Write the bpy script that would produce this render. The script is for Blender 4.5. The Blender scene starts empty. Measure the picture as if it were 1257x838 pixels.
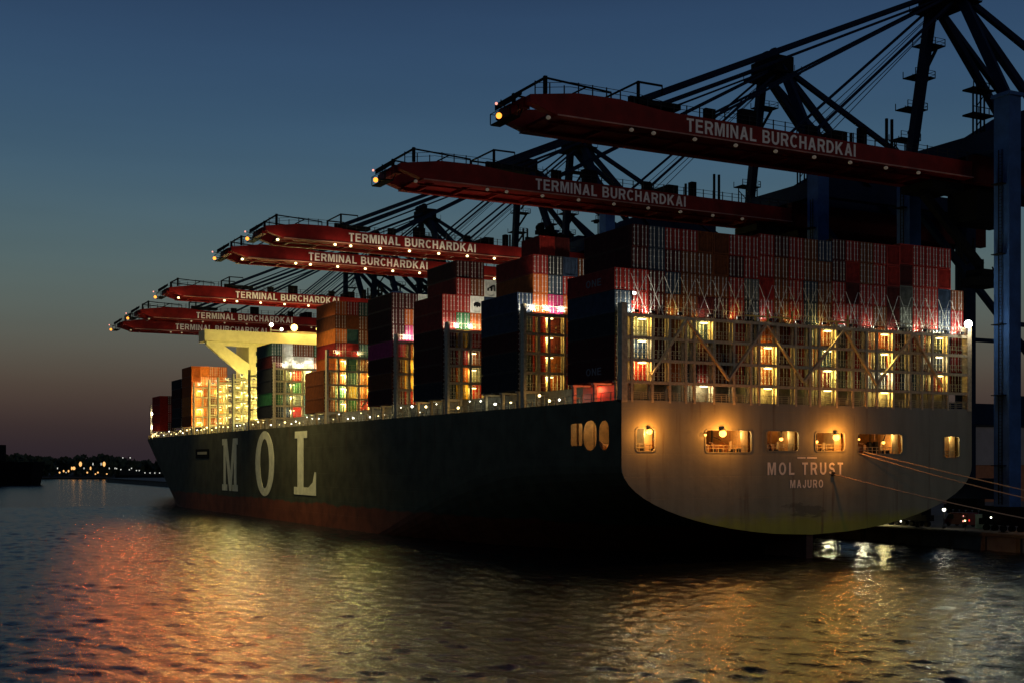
import bpy, bmesh, math, random
from mathutils import Vector, Matrix
from mathutils.geometry import tessellate_polygon
rnd = random.Random(11)
SC = bpy.context.scene
COL = SC.collection
HB = 29.4                      # half breadth of the ship

# ------------------------------------------------------------------ helpers
class MB:
    """collects shapes; build() links them as ONE mesh object"""
    def __init__(s): s.v = []; s.f = []; s.m = []
    def poly(s, pts, mi=0):
        b = len(s.v); s.v += [tuple(p) for p in pts]; s.f.append(tuple(range(b, b+len(pts)))); s.m.append(mi); return s
    def box(s, x0, x1, y0, y1, z0, z1, mi=0):
        b = len(s.v)
        s.v += [(x0,y0,z0),(x1,y0,z0),(x1,y1,z0),(x0,y1,z0),(x0,y0,z1),(x1,y0,z1),(x1,y1,z1),(x0,y1,z1)]
        for f in ((0,3,2,1),(4,5,6,7),(0,1,5,4),(1,2,6,5),(2,3,7,6),(3,0,4,7)):
            s.f.append(tuple(b+i for i in f)); s.m.append(mi)
        return s
    def beam(s, p, q, w, h=None, mi=0):
        p = Vector(p); q = Vector(q); h = h or w
        d = (q-p).normalized()
        up = Vector((0,0,1)) if abs(d.z) < .95 else Vector((0,1,0))
        a = d.cross(up).normalized()*(w/2); c = a.cross(d).normalized()*(h/2)
        b = len(s.v)
        for e in (p, q): s.v += [tuple(e-a-c), tuple(e+a-c), tuple(e+a+c), tuple(e-a+c)]
        for f in ((0,1,2,3),(7,6,5,4),(0,4,5,1),(1,5,6,2),(2,6,7,3),(3,7,4,0)):
            s.f.append(tuple(b+i for i in f)); s.m.append(mi)
        return s
    def tube(s, p, q, r, n=6, mi=0, r2=None):
        p = Vector(p); q = Vector(q); r2 = r if r2 is None else r2
        d = (q-p).normalized(); up = Vector((0,0,1)) if abs(d.z) < .95 else Vector((0,1,0))
        a = d.cross(up).normalized(); c = a.cross(d).normalized(); b = len(s.v)
        for e, rr in ((p, r), (q, r2)):
            for i in range(n):
                t = 2*math.pi*i/n; s.v.append(tuple(e+(a*math.cos(t)+c*math.sin(t))*rr))
        for i in range(n):
            j = (i+1) % n; s.f.append((b+i, b+n+i, b+n+j, b+j)); s.m.append(mi)
        s.f.append(tuple(b+i for i in range(n))); s.m.append(mi)
        s.f.append(tuple(b+n+i for i in reversed(range(n)))); s.m.append(mi)
        return s
    def path(s, pts, r, n=6, mi=0):
        for a, b in zip(pts, pts[1:]): s.tube(a, b, r, n, mi)
        return s
    def ball(s, c, r, n=8, mi=0, sz=1.0):
        b = len(s.v); k = max(4, n//2+1)
        for i in range(k+1):
            ph = math.pi*i/k
            for j in range(n):
                t = 2*math.pi*j/n
                s.v.append((c[0]+r*math.sin(ph)*math.cos(t), c[1]+r*math.sin(ph)*math.sin(t), c[2]+r*sz*math.cos(ph)))
        for i in range(k):
            for j in range(n):
                j2 = (j+1) % n
                s.f.append((b+i*n+j, b+(i+1)*n+j, b+(i+1)*n+j2, b+i*n+j2)); s.m.append(mi)
        return s
    def prism(s, outline, holes, axis, a0, a1, mi=0):
        """polygon with holes in a plane, extruded along axis 'x'/'y'/'z' from a0 to a1"""
        def P(u, w, a):
            return (a,u,w) if axis == 'x' else (u,a,w) if axis == 'y' else (u,w,a)
        loops = [outline]+list(holes)
        flat = [p for l in loops for p in l]
        tris = tessellate_polygon([[Vector((p[0],p[1],0)) for p in l] for l in loops])
        for a in ((a0, a1) if a1 is not None else (a0,)):
            b = len(s.v); s.v += [P(p[0],p[1],a) for p in flat]
            for t in tris: s.f.append(tuple(b+i for i in t)); s.m.append(mi)
        if a1 is not None:
            for l in loops:
                for i in range(len(l)):
                    p, q = l[i], l[(i+1) % len(l)]
                    s.poly([P(p[0],p[1],a0),P(q[0],q[1],a0),P(q[0],q[1],a1),P(p[0],p[1],a1)], mi)
        return s
    def build(s, name, mats, parent=None, org=(0,0,0), smooth=False):
        me = bpy.data.meshes.new(name)
        ox, oy, oz = org
        me.from_pydata([(x-ox,y-oy,z-oz) for x,y,z in s.v], [], s.f)
        if not isinstance(mats, (list, tuple)): mats = [mats]
        for m in mats: me.materials.append(m)
        if len(mats) > 1: me.polygons.foreach_set('material_index', s.m)
        bm = bmesh.new(); bm.from_mesh(me)
        bmesh.ops.recalc_face_normals(bm, faces=bm.faces); bm.to_mesh(me); bm.free()
        if smooth:
            for p in me.polygons: p.use_smooth = True
        o = bpy.data.objects.new(name, me); COL.objects.link(o)
        if parent: o.parent = parent
        return o

def tag(o, label=None, cat=None, group=None, kind=None):
    if label: o['label'] = label
    if cat: o['category'] = cat
    if group: o['group'] = group
    if kind: o['kind'] = kind
    return o
def empty(name, loc, label=None, cat=None, group=None):
    o = bpy.data.objects.new(name, None); COL.objects.link(o); o.location = loc; o.empty_display_size = 1
    return tag(o, label, cat, group)
KIDS = {}
def copy_tree(o, parent=None):
    c = o.copy(); COL.objects.link(c)
    if parent: c.parent = parent
    for ch in list(o.children): copy_tree(ch, c)
    return c
NL = [0]
def light(loc, power, color, parent=None, radius=.25, kind='POINT', aim=None, angle=120, name='lamp_light', blend=.6):
    d = bpy.data.lights.new(name, kind); d.energy = power; d.color = color; d.shadow_soft_size = radius
    if kind == 'SPOT': d.spot_size = math.radians(angle); d.spot_blend = blend
    o = bpy.data.objects.new(name, d); COL.objects.link(o); o.location = loc
    if aim: o.rotation_euler = Vector(aim).to_track_quat('-Z','Y').to_euler()
    if parent: o.parent = parent
    NL[0] += 1
    return o

# ------------------------------------------------------------------ materials
def nt(name):
    m = bpy.data.materials.new(name); m.use_nodes = True
    n = m.node_tree; return m, n, n.nodes['Principled BSDF']
def mat(name, col, rough=.6, metal=0., var=.25, scale=1.5, bump=.0, dirt=None, stretch=(1,1,1), spec=.4):
    m, n, b = nt(name); L = n.links.new
    tc = n.nodes.new('ShaderNodeTexCoord'); mp = n.nodes.new('ShaderNodeMapping'); mp.inputs['Scale'].default_value = stretch
    L(tc.outputs['Object'], mp.inputs[0])
    no = n.nodes.new('ShaderNodeTexNoise'); no.inputs['Scale'].default_value = scale; no.inputs['Detail'].default_value = 6; no.inputs['Roughness'].default_value = .65
    L(mp.outputs[0], no.inputs['Vector'])
    r = n.nodes.new('ShaderNodeValToRGB'); r.color_ramp.elements[0].position = .3; r.color_ramp.elements[1].position = .7
    d = dirt or tuple(c*(1-var) for c in col)
    r.color_ramp.elements[0].color = (*d, 1); r.color_ramp.elements[1].color = (*[min(1, c*(1+var*.4)) for c in col], 1)
    L(no.outputs['Fac'], r.inputs[0]); L(r.outputs[0], b.inputs['Base Color'])
    b.inputs['Roughness'].default_value = rough; b.inputs['Metallic'].default_value = metal
    b.inputs['Specular IOR Level'].default_value = spec
    if bump:
        bp = n.nodes.new('ShaderNodeBump'); bp.inputs['Strength'].default_value = bump; bp.inputs['Distance'].default_value = .05
        L(no.outputs['Fac'], bp.inputs['Height']); L(bp.outputs[0], b.inputs['Normal'])
    return m
def emit(name, col, strength):
    m, n, b = nt(name)
    b.inputs['Base Color'].default_value = (*[c*.5 for c in col], 1)
    b.inputs['Emission Color'].default_value = (*col, 1); b.inputs['Emission Strength'].default_value = strength
    m.cycles.emission_sampling = 'NONE'
    return m

SOD = (1, .36, .05); WARM = (1, .66, .20); YEL = (1, .72, .17); WHT = (1, .93, .72); AMB = (1, .20, .02); GRN = (.92, 1, .70)
E_SOD = emit('sodium_glow', (1,.46,.085), 4.2); E_WARM = emit('warm_lamp_glow', (1,.82,.36), 4); E_WHT = emit('white_lamp_glow', (1,.96,.78), 5)
E_AMB = emit('amber_beacon_glow', (1,.30,.035), 2.6); E_RED = emit('red_beacon_glow', (1,.36,.28), 1.6); E_DIM = emit('unlit_lamp_glass', (1,.8,.6), .05)
E_FAR = emit('far_lamp_glow', (1,.50,.16), 1.3); E_FARW = emit('far_white_glow', (.95,.95,.85), .8)
M_STEEL = mat('dark_steel', (.025,.025,.028), .7, spec=.1)
M_LASH = mat('cream_painted_steel', (.50,.39,.25), .6, var=.45, scale=2.5)
M_LASH_LIT = mat('yellow_lit_steel', (.55,.50,.30), .6, var=.3, scale=2.5)  # brighter yellow copy of the lashing paint, floodlight glow put into it
M_LASHD = mat('walkway_grating', (.16,.13,.08), .7, var=.4, scale=4)
M_RAIL = mat('railing_paint', (.38,.32,.20), .55)
M_WHITE = mat('white_lettering', (.92,.82,.74), .6, var=.15, scale=2)
M_LET = mat('pale_name_paint', (.92,.80,.66), .6, var=.08)
M_CREAM = mat('cream_letter_paint', (.80,.74,.50), .6, var=.25, scale=.6)
M_HOUSE = mat('cream_house_paint', (.72,.64,.30), .55, var=.15, scale=.6)
M_RED = mat('crane_red_paint', (.20,.008,.007), .6, var=.4, scale=.5, spec=.12)
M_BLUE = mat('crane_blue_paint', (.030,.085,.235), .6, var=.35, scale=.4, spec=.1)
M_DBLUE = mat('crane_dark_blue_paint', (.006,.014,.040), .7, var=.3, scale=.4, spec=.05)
M_BLACK = mat('black_machinery', (.007,.007,.008), .8, spec=.05)
M_ROD = mat('galvanised_rods', (.56,.56,.54), .5, .3, var=.35, scale=3)
M_ROPE = mat('mooring_rope_fibre', (.45,.33,.24), .9, scale=8)
M_CONC = mat('quay_concrete', (.16,.14,.11), .85, var=.4, scale=.4, bump=.4)
M_BEIGE = mat('mooring_deck_paint', (.55,.38,.20), .6, var=.4, scale=1.5)
M_GLASS = mat('dark_window_glass', (.02,.03,.03), .1)
M_TYRE = mat('black_rubber', (.015,.015,.015), .9)

def hull_mat():
    m, n, b = nt('hull_paint'); L = n.links.new
    tc = n.nodes.new('ShaderNodeTexCoord'); sep = n.nodes.new('ShaderNodeSeparateXYZ'); L(tc.outputs['Object'], sep.inputs[0])
    mp = n.nodes.new('ShaderNodeMapping'); mp.inputs['Scale'].default_value = (.25,.25,.03); L(tc.outputs['Object'], mp.inputs[0])
    st = n.nodes.new('ShaderNodeTexNoise'); st.inputs['Scale'].default_value = 1.0; st.inputs['Detail'].default_value = 7; L(mp.outputs[0], st.inputs['Vector'])
    bl = n.nodes.new('ShaderNodeTexNoise'); bl.inputs['Scale'].default_value = .35; bl.inputs['Detail'].default_value = 6; L(tc.outputs['Object'], bl.inputs['Vector'])
    # height of the boot line wobbles with stains
    ad = n.nodes.new('ShaderNodeMath'); ad.operation = 'MULTIPLY_ADD'; L(st.outputs['Fac'], ad.inputs[0]); ad.inputs[1].default_value = -1.6; L(sep.outputs['Z'], ad.inputs[2])
    band = n.nodes.new('ShaderNodeValToRGB'); cr = band.color_ramp
    mr = n.nodes.new('ShaderNodeMapRange'); mr.inputs['From Min'].default_value = -2; mr.inputs['From Max'].default_value = 20; L(ad.outputs[0], mr.inputs['Value'])
    L(mr.outputs[0], band.inputs[0])
    cr.elements[0].position = 0; cr.elements[0].color = (.17,.045,.018,1)
    e = cr.elements.new(.245); e.color = (.16,.042,.017,1)
    e = cr.elements.new(.262); e.color = (.055,.060,.034,1)
    e = cr.elements.new(.34); e.color = (.070,.064,.032,1)
    cr.elements[-1].position = 1; cr.elements[-1].color = (.084,.078,.046,1)
    dk = n.nodes.new('ShaderNodeMixRGB'); dk.blend_type = 'MULTIPLY'
    rp = n.nodes.new('ShaderNodeValToRGB'); rp.color_ramp.elements[0].position = .32; rp.color_ramp.elements[0].color = (.45,.42,.38,1); rp.color_ramp.elements[1].position = .62; rp.color_ramp.elements[1].color = (1.1,1.1,1.1,1)
    L(bl.outputs['Fac'], rp.inputs[0]); dk.inputs[0].default_value = .65; L(band.outputs[0], dk.inputs[1]); L(rp.outputs[0], dk.inputs[2])
    ms = n.nodes.new('ShaderNodeMapping'); ms.inputs['Scale'].default_value = (.55,.55,.045); L(tc.outputs['Object'], ms.inputs[0])
    ns = n.nodes.new('ShaderNodeTexNoise'); ns.inputs['Scale'].default_value = 1.6; ns.inputs['Detail'].default_value = 5; L(ms.outputs[0], ns.inputs['Vector'])
    rs = n.nodes.new('ShaderNodeMapRange'); rs.inputs['From Min'].default_value = .60; rs.inputs['From Max'].default_value = .72; rs.inputs['To Max'].default_value = .6; L(ns.outputs['Fac'], rs.inputs['Value'])
    mr_ = n.nodes.new('ShaderNodeMixRGB'); mr_.inputs[2].default_value = (.075,.035,.014,1); L(rs.outputs[0], mr_.inputs[0]); L(dk.outputs[0], mr_.inputs[1]); L(mr_.outputs[0], b.inputs['Base Color'])
    b.inputs['Roughness'].default_value = .6; b.inputs['Specular IOR Level'].default_value = .12
    # plate seams
    br = n.nodes.new('ShaderNodeTexBrick'); br.inputs['Scale'].default_value = 1; br.inputs['Mortar Size'].default_value = .03; br.inputs['Brick Width'].default_value = 12; br.inputs['Row Height'].default_value = 2.6
    cx = n.nodes.new('ShaderNodeCombineXYZ'); L(sep.outputs['Y'], cx.inputs[0]); L(sep.outputs['Z'], cx.inputs[1]); L(cx.outputs[0], br.inputs['Vector'])
    bp = n.nodes.new('ShaderNodeBump'); bp.inputs['Strength'].default_value = .6; bp.inputs['Distance'].default_value = .1; bp.invert = True
    L(br.outputs['Fac'], bp.inputs['Height']); L(bp.outputs[0], b.inputs['Normal'])
    return m
def transom_mat():
    m, n, b = nt('transom_paint'); L = n.links.new
    tc = n.nodes.new('ShaderNodeTexCoord'); sep = n.nodes.new('ShaderNodeSeparateXYZ'); L(tc.outputs['Object'], sep.inputs[0])
    no = n.nodes.new('ShaderNodeTexNoise'); no.inputs['Scale'].default_value = .55; no.inputs['Detail'].default_value = 7; L(tc.outputs['Object'], no.inputs['Vector'])
    ad = n.nodes.new('ShaderNodeMath'); ad.operation = 'MULTIPLY_ADD'; L(no.outputs['Fac'], ad.inputs[0]); ad.inputs[1].default_value = 2.2; L(sep.outputs['Z'], ad.inputs[2])
    mr = n.nodes.new('ShaderNodeMapRange'); mr.inputs['From Min'].default_value = 3; mr.inputs['From Max'].default_value = 21; L(ad.outputs[0], mr.inputs['Value'])
    band = n.nodes.new('ShaderNodeValToRGB'); cr = band.color_ramp; L(mr.outputs[0], band.inputs[0])
    cr.elements[0].position = 0; cr.elements[0].color = (.27,.30,.025,1)
    e = cr.elements.new(.16); e.color = (.26,.28,.03,1)
    e = cr.elements.new(.24); e.color = (.205,.20,.135,1)
    cr.elements[-1].position = 1; cr.elements[-1].color = (.215,.195,.145,1)
    mp = n.nodes.new('ShaderNodeMapping'); mp.inputs['Scale'].default_value = (.6,.6,.08); L(tc.outputs['Object'], mp.inputs[0])
    st = n.nodes.new('ShaderNodeTexNoise'); st.inputs['Scale'].default_value = 1; st.inputs['Detail'].default_value = 8; L(mp.outputs[0], st.inputs['Vector'])
    rp = n.nodes.new('ShaderNodeValToRGB'); rp.color_ramp.elements[0].position = .34; rp.color_ramp.elements[0].color = (.62,.58,.52,1); rp.color_ramp.elements[1].position = .6; rp.color_ramp.elements[1].color = (1.05,1.05,1.05,1)
    L(st.outputs['Fac'], rp.inputs[0])
    mx = n.nodes.new('ShaderNodeMixRGB'); mx.blend_type = 'MULTIPLY'; mx.inputs[0].default_value = .42; L(band.outputs[0], mx.inputs[1]); L(rp.outputs[0], mx.inputs[2])
    # dark scuffed patch below the name
    vs = n.nodes.new('ShaderNodeVectorMath'); vs.operation = 'SUBTRACT'; L(tc.outputs['Object'], vs.inputs[0]); vs.inputs[1].default_value = (-1.0,0,6.4)
    vm = n.nodes.new('ShaderNodeVectorMath'); vm.operation = 'MULTIPLY'; L(vs.outputs[0], vm.inputs[0]); vm.inputs[1].default_value = (.15,0,.50)
    nb = n.nodes.new('ShaderNodeTexNoise'); nb.inputs['Scale'].default_value = .8; nb.inputs['Detail'].default_value = 9; nb.inputs['Roughness'].default_value = .7
    mq = n.nodes.new('ShaderNodeMapping'); mq.inputs['Scale'].default_value = (.35,1,1.5); L(tc.outputs['Object'], mq.inputs[0]); L(mq.outputs[0], nb.inputs['Vector'])
    ln = n.nodes.new('ShaderNodeVectorMath'); ln.operation = 'LENGTH'; L(vm.outputs[0], ln.inputs[0])
    a2 = n.nodes.new('ShaderNodeMath'); a2.operation = 'MULTIPLY_ADD'; L(nb.outputs['Fac'], a2.inputs[0]); a2.inputs[1].default_value = 2.0; L(ln.outputs['Value'], a2.inputs[2])
    r2 = n.nodes.new('ShaderNodeValToRGB'); r2.color_ramp.elements[0].position = .95; r2.color_ramp.elements[0].color = (.28,.27,.25,1); r2.color_ramp.elements[1].position = 1.0; r2.color_ramp.elements[1].color = (1,1,1,1)
    sc = n.nodes.new('ShaderNodeMath'); sc.operation = 'MULTIPLY'; L(a2.outputs[0], sc.inputs[0]); sc.inputs[1].default_value = .7; L(sc.outputs[0], r2.inputs[0])
    m2 = n.nodes.new('ShaderNodeMixRGB'); m2.blend_type = 'MULTIPLY'; m2.inputs[0].default_value = .6; L(mx.outputs[0], m2.inputs[1]); L(r2.outputs[0], m2.inputs[2])
    br = n.nodes.new('ShaderNodeTexBrick'); br.inputs['Scale'].default_value = 1; br.inputs['Mortar Size'].default_value = .03; br.inputs['Brick Width'].default_value = 9; br.inputs['Row Height'].default_value = 2.7
    cx = n.nodes.new('ShaderNodeCombineXYZ'); L(sep.outputs['X'], cx.inputs[0]); L(sep.outputs['Z'], cx.inputs[1]); L(cx.outputs[0], br.inputs['Vector'])
    n2 = n.nodes.new('ShaderNodeTexNoise'); n2.inputs['Scale'].default_value = .3; n2.inputs['Detail'].default_value = 3; L(tc.outputs['Object'], n2.inputs['Vector'])
    hs = n.nodes.new('ShaderNodeMath'); hs.operation = 'MULTIPLY_ADD'; L(br.outputs['Fac'], hs.inputs[0]); hs.inputs[1].default_value = -.35; L(n2.outputs['Fac'], hs.inputs[2])
    bp = n.nodes.new('ShaderNodeBump'); bp.inputs['Strength'].default_value = .35; bp.inputs['Distance'].default_value = .25; L(hs.outputs[0], bp.inputs['Height']); L(bp.outputs[0], b.inputs['Normal'])
    ms = n.nodes.new('ShaderNodeMapping'); ms.inputs['Scale'].default_value = (.55,.55,.045); L(tc.outputs['Object'], ms.inputs[0])
    ns = n.nodes.new('ShaderNodeTexNoise'); ns.inputs['Scale'].default_value = 1.6; ns.inputs['Detail'].default_value = 5; L(ms.outputs[0], ns.inputs['Vector'])
    rs = n.nodes.new('ShaderNodeMapRange'); rs.inputs['From Min'].default_value = .60; rs.inputs['From Max'].default_value = .72; rs.inputs['To Max'].default_value = .6; L(ns.outputs['Fac'], rs.inputs['Value'])
    mr_ = n.nodes.new('ShaderNodeMixRGB'); mr_.inputs[2].default_value = (.075,.035,.014,1); L(rs.outputs[0], mr_.inputs[0]); L(m2.outputs[0], mr_.inputs[1]); L(mr_.outputs[0], b.inputs['Base Color'])
    b.inputs['Roughness'].default_value = .55
    return m
M_HULL = hull_mat(); M_TRANSOM = transom_mat()

def water_mat():
    m, n, b = nt('river_water'); L = n.links.new
    b.inputs['Base Color'].default_value = (.006,.008,.008,1); b.inputs['Roughness'].default_value = .16; b.inputs['IOR'].default_value = 1.33; b.inputs['Specular IOR Level'].default_value = .36
    tc = n.nodes.new('ShaderNodeTexCoord'); last = None
    for sc, det, dist, rot, st in ((1.3,3,.06,-.45,(1,.6,1)), (4.5,3,.02,-.2,(1,.75,1))):
        mp = n.nodes.new('ShaderNodeMapping'); mp.inputs['Rotation'].default_value = (0,0,rot); mp.inputs['Scale'].default_value = st; L(tc.outputs['Object'], mp.inputs[0])
        no = n.nodes.new('ShaderNodeTexNoise'); no.inputs['Scale'].default_value = sc; no.inputs['Detail'].default_value = det; no.inputs['Roughness'].default_value = .6; no.inputs['Distortion'].default_value = .4
        L(mp.outputs[0], no.inputs['Vector'])
        bp = n.nodes.new('ShaderNodeBump'); bp.inputs['Strength'].default_value = 1; bp.inputs['Distance'].default_value = dist*2.2
        L(no.outputs['Fac'], bp.inputs['Height'])
        if last: L(last.outputs[0], bp.inputs['Normal'])
        last = bp
    L(last.outputs[0], b.inputs['Normal'])
    return m
M_WATER = water_mat()
PAL = {
 'dark red': (.26,.018,.014), 'maroon': (.060,.008,.008), 'brown': (.15,.040,.012), 'rust orange': (.40,.09,.016), 'slate blue': (.03,.045,.07),
 'navy blue': (.025,.04,.075), 'dark green': (.03,.12,.05), 'grey': (.10,.10,.095), 'magenta': (.42,.03,.13), 'white': (.70,.70,.66), 'yellow': (.60,.33,.05), 'teal': (.03,.07,.065), 'black': (.02,.02,.024), 'orange': (.62,.17,.03),
}
CM = {k: mat('container_paint_'+k.replace(' ','_'), v, .65, var=.4, scale=1.3, spec=.12) for k, v in PAL.items()}

# ------------------------------------------------------------------ world, sun, camera
w = bpy.data.worlds.new('World'); SC.world = w; w.use_nodes = True
n = w.node_tree; L = n.links.new; bg = n.nodes['Background']
tc = n.nodes.new('ShaderNodeTexCoord'); sp = n.nodes.new('ShaderNodeSeparateXYZ'); L(tc.outputs['Generated'], sp.inputs[0])
rp = n.nodes.new('ShaderNodeValToRGB'); cr = rp.color_ramp; cr.interpolation = 'B_SPLINE'
stops = [(0.0,(.026,.018,.024)),(.020,(.031,.022,.025)),(.045,(.060,.040,.034)),(.072,(.088,.070,.053)),(.11,(.100,.116,.100)),(.155,(.090,.138,.140)),(.22,(.052,.110,.166)),(.29,(.033,.076,.148)),(.36,(.022,.048,.105)),(.60,(.010,.024,.065))]
cr.elements[0].position = 0; cr.elements[0].color = (*stops[0][1],1); cr.elements[1].position = 1; cr.elements[1].color = (.005,.012,.035,1)
for p, c in stops[1:]: cr.elements.new(p).color = (*c, 1)
L(sp.outputs['Z'], rp.inputs[0])
no = n.nodes.new('ShaderNodeTexNoise'); no.inputs['Scale'].default_value = 2.2; no.inputs['Detail'].default_value = 3
mp = n.nodes.new('ShaderNodeMapping'); mp.inputs['Scale'].default_value = (1,1,9); L(tc.outputs['Generated'], mp.inputs[0]); L(mp.outputs[0], no.inputs['Vector'])
mr = n.nodes.new('ShaderNodeMapRange'); mr.inputs['To Min'].default_value = .86; mr.inputs['To Max'].default_value = 1.12; L(no.outputs['Fac'], mr.inputs['Value'])
# Nishita twilight adds its own faint glow low towards the bow
sky = n.nodes.new('ShaderNodeTexSky'); sky.sky_type = 'NISHITA'; sky.sun_disc = False
sky.sun_elevation = math.radians(-3); sky.sun_rotation = math.radians(-30); sky.air_density = 1.5
SKYMUL = n.nodes.new('ShaderNodeMixRGB'); SKYMUL.blend_type = 'ADD'; SKYMUL.inputs[0].default_value = .015
mu = n.nodes.new('ShaderNodeVectorMath'); mu.operation = 'SCALE'; L(rp.outputs[0], mu.inputs[0]); L(mr.outputs[0], mu.inputs['Scale'])
L(mu.outputs[0], SKYMUL.inputs[1]); L(sky.outputs[0], SKYMUL.inputs[2])
L(SKYMUL.outputs[0], bg.inputs[0]); bg.inputs[1].default_value = 1.0
sd = bpy.data.lights.new('astern_fill_sun', 'SUN'); sd.energy = .125; sd.angle = math.radians(12); sd.color = (1,.78,.52)  # low fill added from astern to light the transom and boom faces
so = bpy.data.objects.new('astern_fill_sun', sd); COL.objects.link(so)
so.rotation_euler = Vector((-.42,.85,-.30)).to_track_quat('-Z','Y').to_euler()

cam = bpy.data.cameras.new('camera'); co = bpy.data.objects.new('camera', cam); COL.objects.link(co); SC.camera = co
co.location = (-110.2,-124.7,12.5); co.rotation_euler = (math.radians(90),0,-math.radians(27.9))
cam.sensor_width = 36; cam.lens = 1523/1257*36; cam.shift_y = 148/1257; cam.clip_end = 30000; cam.clip_start = .5
VS = SC.view_settings; VS.view_transform = 'Standard'; VS.look = 'None'; VS.exposure = 0; VS.gamma = 1
TH = math.radians(27.9); S_, C_ = math.sin(TH), math.cos(TH)
def at_d(px, Z, z):
    """world point at photo column px, Z metres ahead (used to lay out the far bank)"""
    r = (px-628.5)/1523
    return Vector((-110.2+Z*(S_+r*C_), -124.7+Z*(C_-r*S_), z))

# ------------------------------------------------------------------ setting: water, quay, far bank
def build_river():
    """one water sheet: real wind waves near the ship, flat (bumped) water out to the horizon"""
    import numpy as np
    X0, X1, Y0, Y1, st = -235.0, 75.0, -88.0, 250.0, .5
    ys = [Y0]
    while ys[-1] < Y1: ys.append(ys[-1]+.27+.62*max(0, (ys[-1]-Y0)/(Y1-Y0)))     # finer rows where the waves are seen close up
    ys[-1] = Y1; ys = np.array(ys); st = .34; nx, ny = int((X1-X0)/st)+1, len(ys)
    gx, gy = np.meshgrid(np.linspace(X0,X1,nx), ys); sp = np.broadcast_to(np.maximum(np.gradient(ys), st)[:,None], gx.shape)
    rg = np.random.RandomState(5); z = np.zeros_like(gx)
    for i in range(84):
        lam = .85*(3.9/.85)**rg.rand(); k = 2*np.pi/lam; a = math.radians(205+rg.normal()*38)
        amp = WAVE_SLOPE/k*rg.uniform(.5,1.2); ph = rg.rand()*6.283
        z += amp*np.clip(lam/sp/2.2-.6,0,1)*np.sin(k*(gx*math.cos(a)+gy*math.sin(a))+ph+.6*np.sin(gx*.021+gy*.017+i))
    gust = .85+.2*np.sin(gx*.031+gy*.012+1)*np.sin(gy*.027-gx*.009+.5)
    ed = np.minimum(np.minimum(gx-X0, X1-gx), np.minimum(gy-Y0, Y1-gy)); z *= np.clip(ed/14,0,1)*gust
    v = np.stack([gx,gy,z],-1).reshape(-1,3)
    far = np.array([(-9000,-3000,0),(9000,-3000,0),(9000,12000,0),(-9000,12000,0)], dtype=float)
    N = len(v); v = np.vstack([v, far])
    ii = (np.arange(ny-1)[:,None]*nx+np.arange(nx-1)[None,:]).reshape(-1)
    q = np.stack([ii,ii+1,ii+nx+1,ii+nx],-1)
    c0, c1, c2, c3 = 0, nx-1, nx*ny-1, nx*(ny-1)
    ring = np.array([(N,N+1,c1,c0),(N+1,N+2,c2,c1),(N+2,N+3,c3,c2),(N+3,N,c0,c3)])
    q = np.vstack([q, ring]).astype(np.int32)
    me = bpy.data.meshes.new('river'); me.vertices.add(len(v)); me.vertices.foreach_set('co', v.astype(np.float32).ravel())
    me.loops.add(q.size); me.loops.foreach_set('vertex_index', q.ravel())
    me.polygons.add(len(q)); me.polygons.foreach_set('loop_start', np.arange(0,q.size,4,dtype=np.int32)); me.polygons.foreach_set('loop_total', np.full(len(q),4,dtype=np.int32))
    me.polygons.foreach_set('use_smooth', np.ones(len(q),dtype=bool)); me.materials.append(M_WATER); me.update(calc_edges=True)
    o = bpy.data.objects.new('river', me); COL.objects.link(o); o['kind'] = 'structure'
WAVE_SLOPE = .030
build_river()
q = MB(); q.box(32.1,420,-420,700,-3,2.6)
quay = q.build('quay', M_CONC); quay['kind'] = 'structure'
q = MB()
q.box(31.55,32.1,-420,700,2.05,2.5)
for i in range(70):
    y = -180+i*6; q.box(31.7,32.1,y-.35,y+.35,-2,2.05)
fw = q.build('fender_beam', mat('fender_timber', (.10,.075,.045), .9, var=.5, scale=.8)); tag(fw, 'weathered timber fender beam with uprights along the quay wall', 'fender')
bank = MB()
pts = [at_d(x, 930, 1.2) for x in range(-900, 2200, 100)]
back = [at_d(x, 3000, 6) for x in range(2100, -1000, -100)]
bank.poly(pts+back)
bank.poly([*pts, *[p+Vector((0,0,-3)) for p in reversed(pts)]])
bank.build('far_bank_ground', mat('dark_bank_soil', (.02,.022,.016), .95))['kind'] = 'structure'
# woods on the far bank: one mass of leaf clumps
fw = MB()
for i in range(330):
    px = rnd.uniform(-330, 720); Z = rnd.uniform(955, 1100)
    hgt = (13.5+2.2*math.sin(px*.021)+1.6*math.sin(px*.057+1))*rnd.uniform(.82,1.08)
    c = at_d(px, Z, 0); wd = rnd.uniform(5,9)
    fw.tube(c, c+Vector((0,0,hgt*.5)), .5, 5, 0, .3)
    for k in range(46):
        a = rnd.uniform(0,6.28); e = rnd.random()**.6
        rr = wd*math.sqrt(max(0.05,1-e*e*.9))*rnd.random()**.4
        p = c+Vector((rr*math.cos(a), rr*math.sin(a), 2+e*hgt)); s = rnd.uniform(1.0,2.3)
        d1 = Vector((rnd.uniform(-1,1),rnd.uniform(-1,1),rnd.uniform(-1,1))).normalized()*s; d2 = d1.orthogonal().normalized()*s
        fw.poly([p-d1-d2, p+d1-d2*.6, p+d1*.8+d2, p-d1*.7+d2*.9])
tag(fw.build('far_wood', mat('dark_foliage', (.035,.05,.025), .9, var=.4, scale=.2)), 'dark wooded shore beyond the river', 'woodland', kind='stuff')
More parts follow.
